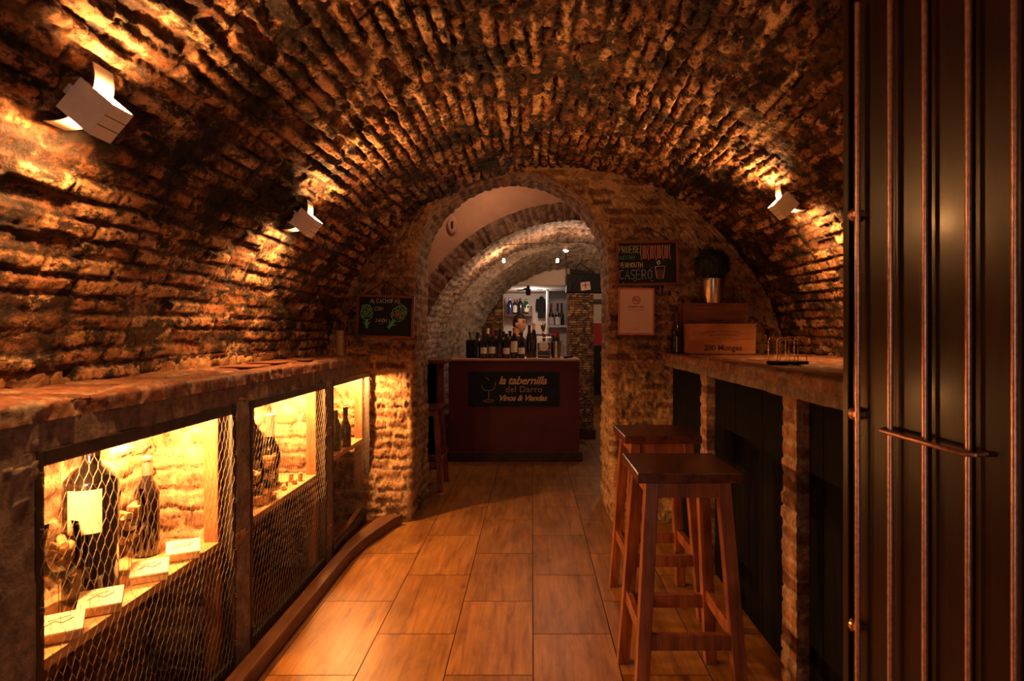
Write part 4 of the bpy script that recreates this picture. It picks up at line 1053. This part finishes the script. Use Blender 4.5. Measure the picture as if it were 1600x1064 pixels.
# big dark box left (coffee machine like dark block) behind bottles
gr = thing('coffee_grinder', 'dark block-shaped machine at the left end of the bar behind the bottles', 'machine', ((739-VX)/F*(BF+.35), BF+.38, BB))
obj('body', box(BM(), (-.07, -.08, 0), (.07, .08, .19)), M['black'], gr, bevel=.012)
obj('hopper', lathe(BM(), [(.035, .19), (.05, .25), (.05, .27), (0, .275)], 16), M['glass'], gr, smooth=True)
# framed stand with round medallion
y = BF+.12; st = thing('medallion_stand', 'wire frame stand with round gold disc on the bar', 'stand', ((849.5-VX)/F*y, y, BB))
bm = BM(); fw_ = .074; fh = .215
for dy in (-.04, .05):
    tube(bm, [(-fw_, dy, .002), (-fw_, dy, fh), (fw_, dy, fh), (fw_, dy, .002)], .0035, 6)
for s_ in (-1, 1):
    for zz in (.012, fh*.55, fh): tube(bm, [(s_*fw_, -.04, zz), (s_*fw_, .05, zz)], .003, 6)
for zz in (.03, .085, .17): tube(bm, [(-fw_, -.04, zz), (fw_, -.04, zz)], .0028, 6)
obj('wire_frame', bm, M['steel'], st, smooth=True)
bm = BM(); lathe(bm, [(0, 0), (.046, 0), (.048, .004), (.046, .008), (0, .008)], 28); obj('disc', bm, M['label'], st, loc=(0, -.042, .125), rot=(PI/2, 0, 0))
obj('glass_tank', box(BM(), (-fw_+.01, -.03, .004), (fw_-.01, .04, .16)), M['capdark'], st, bevel=.004)
# ice bucket with red-capped bottles
y = BF+.16; bk = thing('ice_bucket', 'shiny steel ice bucket at the right end of the bar', 'bucket', ((869-VX)/F*y, y, BB))
obj('pail', lathe(BM(), [(0, 0), (.046, 0), (.060, .165), (.064, .168), (.064, .174), (.057, .174), (.044, .006), (0, .006)], 28), M['steel'], bk, smooth=True)
for s_ in (-1, 1): obj('handle', tube(BM(), [(s_*.058, 0, .14), (s_*.080, 0, .135), (s_*.076, 0, .05), (s_*.05, 0, .045)], .004, 6), M['steel'], bk, smooth=True)
bx_, by_ = bk.location.x, bk.location.y
for i, (dx, dy) in enumerate(((-.030, .012), (.0, -.012), (.026, .014))):
    bottle('wine_bottle', ['red-capped bottle standing leftmost in the steel ice bucket', 'red-capped bottle standing in the middle of the steel ice bucket', 'red-capped bottle standing rightmost in the steel ice bucket'][i],
           (bx_+dx*.9, by_+dy*2.2, BB+.012), H=.27+.012*(1-i), R=.019, shoulder=.6, neck=.010, cap='capred', lab=None, capf=.66, seg=16)
y = BF+.10; tag(obj('card_reader', box(BM(), (-.045, -.03, 0), (.045, .03, .022)), M['black'], loc=((888-VX)/F*y, y, BB), rot=(0, -.12, .2), bevel=.004), 'dark flat card reader at the right end of the bar top', 'card reader')
bpy.data.objects['card_reader'].location.z += .006

# left serving shelf in the inner room
sv = thing('serving_shelf', 'red-stained wooden shelf with panel left of the bar', 'shelf', (-1.0, 5.85, 0))
obj('shelf_top', box(BM(), (-.10, -.2, 1.0), (.20, .22, 1.035)), M['redwood'], sv, bevel=.008)
obj('side_panel', box(BM(), (.10, -.12, 0), (.125, .2, 1.0)), M['redwood'], sv, bevel=.003)
obj('back_panel', box(BM(), (-.08, .18, 0), (.10, .2, 1.0)), M['panel'], sv)

# lamp fittings in the inner room
def hang_bulb(px, py, Y, label, em, W, colr, ztop=None):
    p = at(px, py, Y)
    th = Vector((BCX-p.x, 0, 0)); zt = BCZ+math.sqrt(max(.01, (BRI+.02)**2-(p.x-BCX)**2))
    t = thing('pendant_bulb', label, 'bulb', p)
    bm = BM(); lathe(bm, [(0, -.017), (.011, -.013), (.015, 0), (.012, .016), (.009, .028), (0, .028)], 16); obj('bulb', bm, M[em], t, smooth=True)
    obj('socket', lathe(BM(), [(.012, .026), (.012, .055), (0, .056)], 12), M['black'], t)
    obj('cable', tube(BM(), [(0, 0, .055), (0, 0, zt-p.z)], .003, 6), M['cord'], t)
    light('bulb_light', (0, -.03, -.04), W, colr, .02, t)
hang_bulb(787, 408, 6.3, 'glowing warm bulb hanging left under the bar vault', 'emit_warm', W_INNER, (1, .55, .27))
hang_bulb(871, 408, 6.3, 'glowing warm bulb hanging right under the bar vault', 'emit_warm', W_INNER, (1, .55, .27))
# cable track and white spotlight
tag(obj('cable_track', tube(BM(), [(-.75, 6.0, at(0, 383, 6.0).z-.02), (.2, 6.0, at(0, 379, 6.0).z), (1.3, 6.0, at(0, 380, 6.0).z)], .004, 6), M['cord']), 'thin black cable stretched across the bar vault carrying the spotlight', 'cable')
p = at(884, 392, 6.0); sp = thing('spotlight', 'white lit spotlight on the cable under the bar vault', 'spotlight', p)
obj('head', lathe(BM(), [(.030, 0), (.024, .05), (.012, .075), (0, .076)], 16), M['steel'], sp, smooth=True, rot=(-.25, .15, 0))
obj('lens', lathe(BM(), [(0, -.006), (.020, -.004), (.028, .002), (0, .003)], 16), M['emit_white'], sp, rot=(-.25, .15, 0))
light('spot_light', (0, -.02, -.05), W_INNER*.9, (1, .78, .6), .02, sp)
# emergency oval light on plaster
p = at(707, 352, BY0-.02); ev = thing('oval_wall_fitting', 'small oval beige wall fitting with keyhole-like slot on the pink plaster', 'wall fitting', p)
bm = BM(); lathe(bm, [(0, 0), (.042, 0), (.046, .010), (.036, .022), (0, .024)], 28); o = obj('plate', bm, M['plaster'], ev, smooth=True, rot=(PI/2, 0, 0)); o.scale = (1, 1.75, 1)
bm = BM(); tube(bm, [(0, -.026, -.03), (0, -.026, .03)], .010, 8); obj('slot', bm, M['darkmetal'], ev, smooth=True)
# unseen lamp added above the arch to light the cross space
cl = thing('added_ceiling_lamp', 'added unseen ceiling lamp lighting the passage between the two arches', 'ceiling lamp', (-.45, 5.0, 2.85))
obj('rose', lathe(BM(), [(.05, 0), (.05, -.03), (0, -.032)], 16), M['lampwhite'], cl)
obj('globe', lathe(BM(), [(0, -.13), (.04, -.12), (.055, -.08), (.04, -.04), (.02, -.03)], 16), M['emit_warm'], cl, smooth=True)
light('fill_light', (0, 0, -.20), 3.5, (1, .58, .38), .05, cl)

cl2 = copy_tree(cl); cl2.location = (1.75, 9.3, 2.30); cl2['label'] = 'added unseen ceiling lamp lighting the side corridor beyond the cork pillar'  # hidden copy, put in to brighten the corridor
for ch_ in cl2.children:
    if ch_.type == 'LIGHT': ch_.data = ch_.data.copy(); ch_.data.energy = 30; ch_.data.color = (1, .66, .42)
# dark pelmet over the pillar with little flag-like notice
pm = thing('dark_cupboard', 'black cupboard box above the cork pillar', 'cupboard', (.70, 7.42, 1.775))
obj('carcass', box(BM(), (-.28, -.05, 0), (.45, .2, .22)), M['black'], pm, bevel=.006)
obj('door_line', box(BM(), (.10, -.053, .01), (.104, -.049, .21)), M['frame'], pm)
fl = thing('small_flag_sign', 'small pale sign with a red cross pattern on the black cupboard', 'sign', ((915-VX)/F*7.35, 7.363, 1.85))
obj('card', box(BM(), (-.058, -.002, -.050), (.058, .002, .050)), M['cream'], fl, rot=(0, -.12, 0))
bm = BM(); box(bm, (-.008, -.0035, -.03), (.008, -.002, .045)); box(bm, (-.04, -.0035, .005), (.045, -.002, .018)); obj('red_marks', bm, M['redink'], fl, rot=(0, -.12, 0))
# diagonal struts in the vault
for i, (q0, q1) in enumerate((((882, 448), (906, 411)), ((886, 452), (884, 395)), ((906, 411), (934, 432)))):
    tag(obj('metal_strut', tube(BM(), [at(*q0, 6.9), at(*q1, 6.9)], .006, 6), M['darkmetal']), ['diagonal dark metal strut under the bar vault above the cupboard', 'upright dark metal strut under the bar vault left of the cupboard', 'short falling dark metal strut under the bar vault at the right'][i], 'strut')

# ------------------------------------------------------------------ kitchen beyond
KY = 9.6
# bottle shelf
KS = 9.38; k1 = at(787, 491, KS); k2 = at(832, 491, KS)
tag(obj('bottle_shelf', box(BM(), (k1.x, KS-.10, k1.z-.035), (k2.x, KY, k1.z)), M['redwood'], bevel=.003), 'dark red wooden wall shelf holding spirit bottles behind the bar', 'shelf')
for i, (px, ty, mt, cp, lb, R_) in enumerate(((796.5, 465, 'bluebottle', 'bluebottle', 'blue bottle at the left of the spirit shelf', .042), (804.5, 468, 'bottle', 'capred', 'cream-labelled bottle second on the spirit shelf', .034),
                                              (813, 466, 'bottle', 'capdark', 'dark square-shouldered bottle in the middle of the spirit shelf', .045), (822.5, 467, 'greenbottle', 'greenbottle', 'bright green bottle right of the dark one on the spirit shelf', .036),
                                              (830, 478, 'glass', 'capred', 'small clear bottle at the right end of the spirit shelf', .018))):
    p = at(px, ty, KS); z0 = k1.z+.001
    bottle('spirit_bottle', lb, (p.x, KS, z0), H=p.z-z0, R=R_, mat=mt, cap=cp, lab=(.12, .6) if i == 1 else ((.15, .4) if i == 3 else None), seg=16, shoulder=.66, wrap=1.2)
# hanging jacket
def garment(px, py0, py1, w_, mat, label, name):
    p0 = at(px, py0, 9.45); p1 = at(px, py1, 9.45); H = p0.z-p1.z
    t = thing(name, label, 'clothing', (p0.x, 9.52, p1.z))
    bm = BM(); rows = []
    for i in range(13):
        q = i/12; zz = H*(1-q); ww = w_*(.35+.65*min(1, q*4))*(1-.12*q)
        rows.append([bm.verts.new((ww*math.cos(a_)*(1+.10*math.sin(a_*5+q*3)), .045*math.sin(a_)*(1+.2*math.sin(a_*4)), zz)) for a_ in [2*PI*k/24 for k in range(24)]])
    for A, B in zip(rows[:-1], rows[1:]):
        for k in range(24): bm.faces.new((A[k], A[(k+1) % 24], B[(k+1) % 24], B[k]))
    bm.faces.new(rows[0]); bm.faces.new(rows[-1][::-1])
    obj('body', bm, mat, t, smooth=True)
    for s_ in (-1, 1): obj('sleeve', tube(BM(), [(s_*w_*.75, 0, H*.88), (s_*w_*1.0, 0, H*.6), (s_*w_*1.05, -.01, H*.32)], [.035, .032, .028], 10), mat, t, smooth=True)
    obj('hook', tube(BM(), [(0, 0, H-.01), (0, 0, H+.02), (0, .07, H+.02)], .004, 6), M['darkmetal'], t)
garment(846, 463, 497, .062, M['cloth'], 'black jacket hanging on the cream wall behind the bar', 'hanging_jacket')
garment(856, 459, 478, .022, M['whitecloth'], 'small white cloth hanging beside the black jacket', 'hanging_cloth')
# white shelf unit
US = 8.6; u0 = at(854, 452, US); u1 = at(890, 452, US); um = at(857, 452, US)
un = thing('white_shelf_unit', 'tall white shelving niche right of the bar holding wine bottles', 'shelf unit', ((u0.x+u1.x)/2, US, 0))
hwu = (u1.x-u0.x)/2; zsh = at(0, 508, US).z; ztop = u0.z
obj('side', box(BM(), (-hwu, 0, 0), (-hwu+.028, .34, ztop)), M['white'], un, bevel=.002)
obj('side', box(BM(), (hwu-.028, 0, 0), (hwu, .34, ztop)), M['white'], un, bevel=.002)
obj('back', box(BM(), (-hwu, .33, 0), (hwu, .35, ztop)), M['white'], un)
obj('top', box(BM(), (-hwu, 0, ztop-.02), (hwu, .34, ztop)), M['white'], un)
obj('shelf', box(BM(), (-hwu+.028, 0, zsh-.03), (hwu-.028, .33, zsh)), M['white'], un)
obj('dark_edge', box(BM(), (hwu, -.01, 0), (hwu+.02, .34, ztop)), M['bluebottle'], un)
for i, (px, dy, lb) in enumerate(((861.5, .07, 'white-labelled red-capped wine bottle left in the white shelf unit'), (871.5, .07, 'white-labelled wine bottle in the middle of the white shelf unit'), (877.5, .22, 'dark wine bottle at the back right of the white shelf unit'))):
    p = at(px, 474, US+dy); bottle('wine_bottle', lb, (p.x, US+dy*.9, zsh+.001), H=p.z-zsh, R=.043 if i < 2 else .036, cap='capred' if i == 0 else 'capdark', lab=(.02, .36) if i < 2 else None, labmat='white', capf=.72, seg=18, shoulder=.45)
# small sculpture (gold ornament) on a little ledge
og = thing('back_ledge', 'dark shelf ledge behind the framed stand carrying a gold ornament', 'ledge', at(850, 523, 7.9)); og.location.z = at(0, 522, 7.9).z
obj('board', box(BM(), (-.10, -.05, -.02), (.10, .10, 0)), M['redwood'], og); obj('bracket', box(BM(), (-.02, -.02, -og.location.z), (.02, .05, -.02)), M['redwood'], og)
orn = thing('gold_ornament', 'gold crown-shaped ornament standing behind the bar', 'ornament', Vector(og.location)+Vector((-.01, .02, .001)))
obj('cup', lathe(BM(), [(.026, 0), (.014, .02), (.014, .04), (.034, .08), (.036, .12), (.030, .12), (.01, .05), (0, .05)], 16), M['brass'], orn, smooth=True)
bm = BM()
for k_ in range(7): a_ = 2*PI*k_/7; tube(bm, [(.030*math.cos(a_), .030*math.sin(a_), .11), (.036*math.cos(a_), .036*math.sin(a_), .145)], [.007, .003], 6)
obj('points', bm, M['brass'], orn, smooth=True)
# ceiling light + dark hanging fitting
p = at(832, 457, 9.0); dl = thing('ceiling_downlight', 'round recessed white ceiling light over the back of the bar', 'downlight', (p.x, 8.6, 1.90))
obj('lens', lathe(BM(), [(0, -.006), (.05, -.005), (.055, 0), (0, 0)], 20), M['emit_white'], dl)
light('kitchen_light', (0, 0, -.08), W_KITCHEN, (1, .80, .66), .05, dl)
p = at(825, 440, 7.5); hg = thing('ceiling_fan', 'small dark ceiling fan hanging at the back of the bar', 'fan', (p.x, 8.0, 1.90))
obj('motor', lathe(BM(), [(.0, -.13), (.030, -.12), (.034, -.05), (.02, -.02), (.02, 0), (0, 0)], 16), M['black'], hg, smooth=True)
for k_ in range(3):
    a_ = .3+2*PI*k_/3; obj('blade', box(BM(), (.02, -.022, -.004), (.20, .022, .002)), M['black'], hg, loc=(0, 0, -.045), rot=(.2, 0, a_))

# ------------------------------------------------------------------ barman
def skinned(name, verts, edges, radii, mat, parent, root=0, sub=1):
    me = bpy.data.meshes.new(name); me.from_pydata(verts, edges, []); me.materials.append(mat)
    o = bpy.data.objects.new(name, me); COL.objects.link(o); o.parent = parent
    sk = o.modifiers.new('skin', 'SKIN'); sk.use_smooth_shade = True
    sv_ = me.skin_vertices[0].data
    for i, r_ in enumerate(radii): sv_[i].radius = r_ if isinstance(r_, tuple) else (r_, r_); sv_[i].use_root = (i == root)
    s_ = o.modifiers.new('sub', 'SUBSURF'); s_.levels = sub; s_.render_levels = sub+1
    return o
def barman():
    hp = at(811, 506, 7.05)
    t = thing('person', 'short-haired barman in black shirt behind the bar looking to the right', 'person', (hp.x-.03, 7.08, 0), -.55)
    # local: +x is the way he faces
    hz = hp.z
    V = [(-.06, 0, .80), (-.05, 0, .95), (-.02, 0, 1.10), (.0, 0, hz-.20), (.015, 0, hz-.14), (.03, 0, hz-.07)]
    E = [(0, 1), (1, 2), (2, 3), (3, 4), (4, 5)]; R_ = [(.12, .15), (.11, .14), (.12, .16), (.07, .10), (.052, .055), (.05, .05)]
    for s_ in (-1, 1):
        b = len(V)
        V += [(0, s_*.17, hz-.235), (-.04, s_*.22, .98), (.17, s_*.20, .86), (.24, s_*.19, .88)]
        E += [(3, b), (b, b+1), (b+1, b+2), (b+2, b+3)]; R_ += [.060, .045, .034, .028]
        b = len(V)
        V += [(-.05, s_*.09, .72), (.06, s_*.11, .42), (-.05, s_*.11, .09), (-.05, s_*.11, .045), (.12, s_*.13, .035)]
        E += [(0, b), (b, b+1), (b+1, b+2), (b+2, b+3), (b+3, b+4)]; R_ += [.085, .058, .042, .042, .034]
    skinned('body', V, E, R_, M['shirt'], t)
    # neck and head in one skin-coloured surface
    bm = BM(); bmesh.ops.create_uvsphere(bm, u_segments=28, v_segments=22, radius=1)
    for v in bm.verts:
        x, y, z_ = v.co
        w2 = .074*(1-.42*max(0, -z_)**1.3)
        L_ = .095; H_ = .122
        nx, ny, nz = x*L_, y*w2, z_*H_
        if z_ < -.25 and x > 0: nx *= 1-.18*(-z_-.25); 
        if x < 0 and z_ < -.3: nx *= 1-.45*(-z_-.3); nz *= .85
        if x > .55:                                           # face plane
            nx -= (x-.55)*.022
            ay = abs(y)
            if -.30 < z_ < .06 and ay < .18: nx += .022*(1-ay/.18)*(1-abs(z_+.20)/.26)   # nose
            if .02 < z_ < .20 and .18 < ay < .55: nx -= .010                            # eye sockets
            if -.52 < z_ < -.38 and ay < .3: nx += .006                                 # lips
            if z_ < -.70: nx += .012                                                    # chin
        v.co = (nx, ny, nz)
    o = obj('head', bm, M['skin'], t, smooth=True, loc=(.045, 0, hz))
    o.scale = (.88, .90, .94); sm = o.modifiers.new('s', 'SUBSURF'); sm.levels = 1; sm.render_levels = 1
    for s_ in (-1, 1):
        bm = BM(); bmesh.ops.create_uvsphere(bm, u_segments=12, v_segments=8, radius=1, matrix=Matrix.Translation((-.005, s_*.073, -.01)) @ Matrix.Diagonal((.017, .008, .030, 1)))
        obj('ear', bm, M['skin'], o, smooth=True)
        bm = BM(); bmesh.ops.create_uvsphere(bm, u_segments=10, v_segments=8, radius=.010, matrix=Matrix.Translation((.076, s_*.026, .014))); obj('eye', bm, M['black'], o, smooth=True)
        bm = BM(); tube(bm, [(.080, s_*.012, .034), (.080, s_*.028, .038), (.070, s_*.044, .034)], .0035, 6); obj('eyebrow', bm, M['hair'], o)
    bm = BM(); tube(bm, [(.083, -.018, -.058), (.088, 0, -.057), (.083, .018, -.058)], .0035, 6); obj('mouth', bm, simple('lip', (.36, .13, .09), .6), o)
    # hair cap
    bm = BM(); bmesh.ops.create_uvsphere(bm, u_segments=32, v_segments=24, radius=1)
    dele = [v for v in bm.verts if (v.co.x > .30 and v.co.z < .50) or (v.co.z < -.30) or (v.co.x > -.05 and v.co.z < .10)]
    bmesh.ops.delete(bm, geom=dele, context='VERTS')
    for v in bm.verts: v.co = (v.co.x*.101, v.co.y*.079, v.co.z*.131+.002)
    obj('hair', bm, M['hair'], o, smooth=True).modifiers.new('so', 'SOLIDIFY').thickness = .008
    # neck
    obj('neck', tube(BM(), [(.0, 0, hz-.17), (.01, 0, hz-.11), (.02, 0, hz-.05)], [.058, .052, .054], 16), M['skin'], t, smooth=True)
    # hands
    for s_ in (-1, 1):
        V = [(.245, s_*.19, .882), (.30, s_*.185, .885)]; E = [(0, 1)]; R_ = [(.026, .018), (.034, .014)]
        for k_ in range(4):
            b = len(V); yy = s_*(.162+.016*k_); ln = (.030, .036, .033, .026)[k_]
            V += [(.322, yy, .884), (.322+ln, yy, .876), (.322+ln*1.7, yy, .858)]; E += [(1, b), (b, b+1), (b+1, b+2)]; R_ += [.009, .008, .007]
        b = len(V); V += [(.27, s_*.150, .876), (.297, s_*.130, .868), (.318, s_*.126, .862)]; E += [(0, b), (b, b+1), (b+1, b+2)]; R_ += [.011, .009, .008]
        skinned('hand', V, E, R_, M['skin'], t)
barman()

# ------------------------------------------------------------------ iron-barred door leaf at the right
DM, DC = -.51, 1.64
def dpt(u): Y = DC/(u-DM); return Vector((u*Y, Y, 0))
pe = dpt((1322-VX)/F); dirv = Vector((-DM, -1, 0)).normalized()      # towards the camera / hinge side
dr = thing('barred_door', 'tall glossy dark wooden door leaf with vertical iron rods at the right edge', 'door', pe, math.atan2(dirv.y, dirv.x))
# local x runs along the leaf towards the hinge, local -y faces the camera side
loc_n = Vector((-dirv.y, dirv.x, 0))
cs = -1 if (loc_n.dot(Vector((0, -1, 0)) ) < 0) else 1      # sign of the side that faces the viewer
DW, DH = .86, 2.19
def topz(x): return 2.19-max(0, x-.33)*.36
def leaf(x0, x1, y0, y1, z0, dz=0):
    bm = BM(); n_ = max(1, int((x1-x0)/.08)); P0 = []
    for i in range(n_+1):
        x = x0+(x1-x0)*i/n_
        P0.append([bm.verts.new(c) for c in ((x, y0, z0), (x, y1, z0), (x, y1, topz(x)-dz), (x, y0, topz(x)-dz))])
    for A, B in zip(P0[:-1], P0[1:]):
        for k in range(4): bm.faces.new((A[k], A[(k+1) % 4], B[(k+1) % 4], B[k]))
    bm.faces.new(P0[0]); bm.faces.new(P0[-1][::-1]); return bm
obj('leaf', leaf(.016, DW, -.05 if cs > 0 else .0, .0 if cs > 0 else .05, .01), M['door'], dr)
bm = BM()
for x0, x1 in ((0, .018), (.030, .036)): box(bm, (x0, -.052 if cs > 0 else -.014*1, .01), (x1, .010 if cs > 0 else .052, DH))
obj('edge_strip', bm, M['door'], dr, bevel=.003)
for k_ in range(9):
    x0 = .036+k_*.092
    obj('recessed_board', leaf(x0+.006, x0+.086, cs*.000, cs*.007, .06, .05), M['door'], dr, bevel=.003)
us = [(1352-VX)/F, (1403-VX)/F, (1457-VX)/F, (1525-VX)/F, (1597-VX)/F]
xs = [(dpt(u)-pe).length*(1 if (dpt(u)-pe).dot(dirv) > 0 else -1) for u in us]
print('rod x', xs)
RO = .030
xs = xs+[xs[-1]+(xs[-1]-xs[-2])*(i+1) for i in range(3)]
for i, x in enumerate(xs):
    if x < DW-.03:
        bm = BM(); tube(bm, [(x, cs*RO, .05), (x, cs*RO, 1.2), (x, cs*RO, topz(x)-.06)], .0065, 14); obj('iron_rod', bm, M['rod'], dr, smooth=True)
bm = BM(); zb = EYE-(690-VY)/F*1.42
pts = [(xs[1]-.020, cs*.006, zb+.020), (xs[1]-.015, cs*(RO+.012), zb+.018), (xs[2], cs*(RO+.020), zb+.008), (xs[3], cs*(RO+.020), zb-.004), (xs[3]+.018, cs*(RO+.010), zb-.004), (xs[3]+.022, cs*.006, zb-.004)]
obj('pull_handle', tube(bm, pts, .0062, 10), M['rod'], dr, smooth=True)
for i, py in enumerate((338, 645, 972)):
    zz = EYE-(py-VY)/F*1.57
    bm = BM(); bmesh.ops.create_uvsphere(bm, u_segments=14, v_segments=10, radius=1, matrix=Matrix.Translation((xs[0]-.016, cs*.022, zz)) @ Matrix.Diagonal((.014, .014, .017, 1)))
    box(bm, (xs[0]-.012, cs*.005, zz-.006), (xs[0]+.006, cs*(RO+.004), zz+.006))
    obj('rod_bracket', bm, M['brass'] if i == 2 else M['rod'], dr, smooth=True)
# jamb behind the hinge
jp = pe+dirv*DW
struct(rough_box('wall_jamb', (jp.x+.01, jp.y-.25, 0), (XR+.1, jp.y+.02, 2.2), M['wallbrick'], step=.03, seed=91))
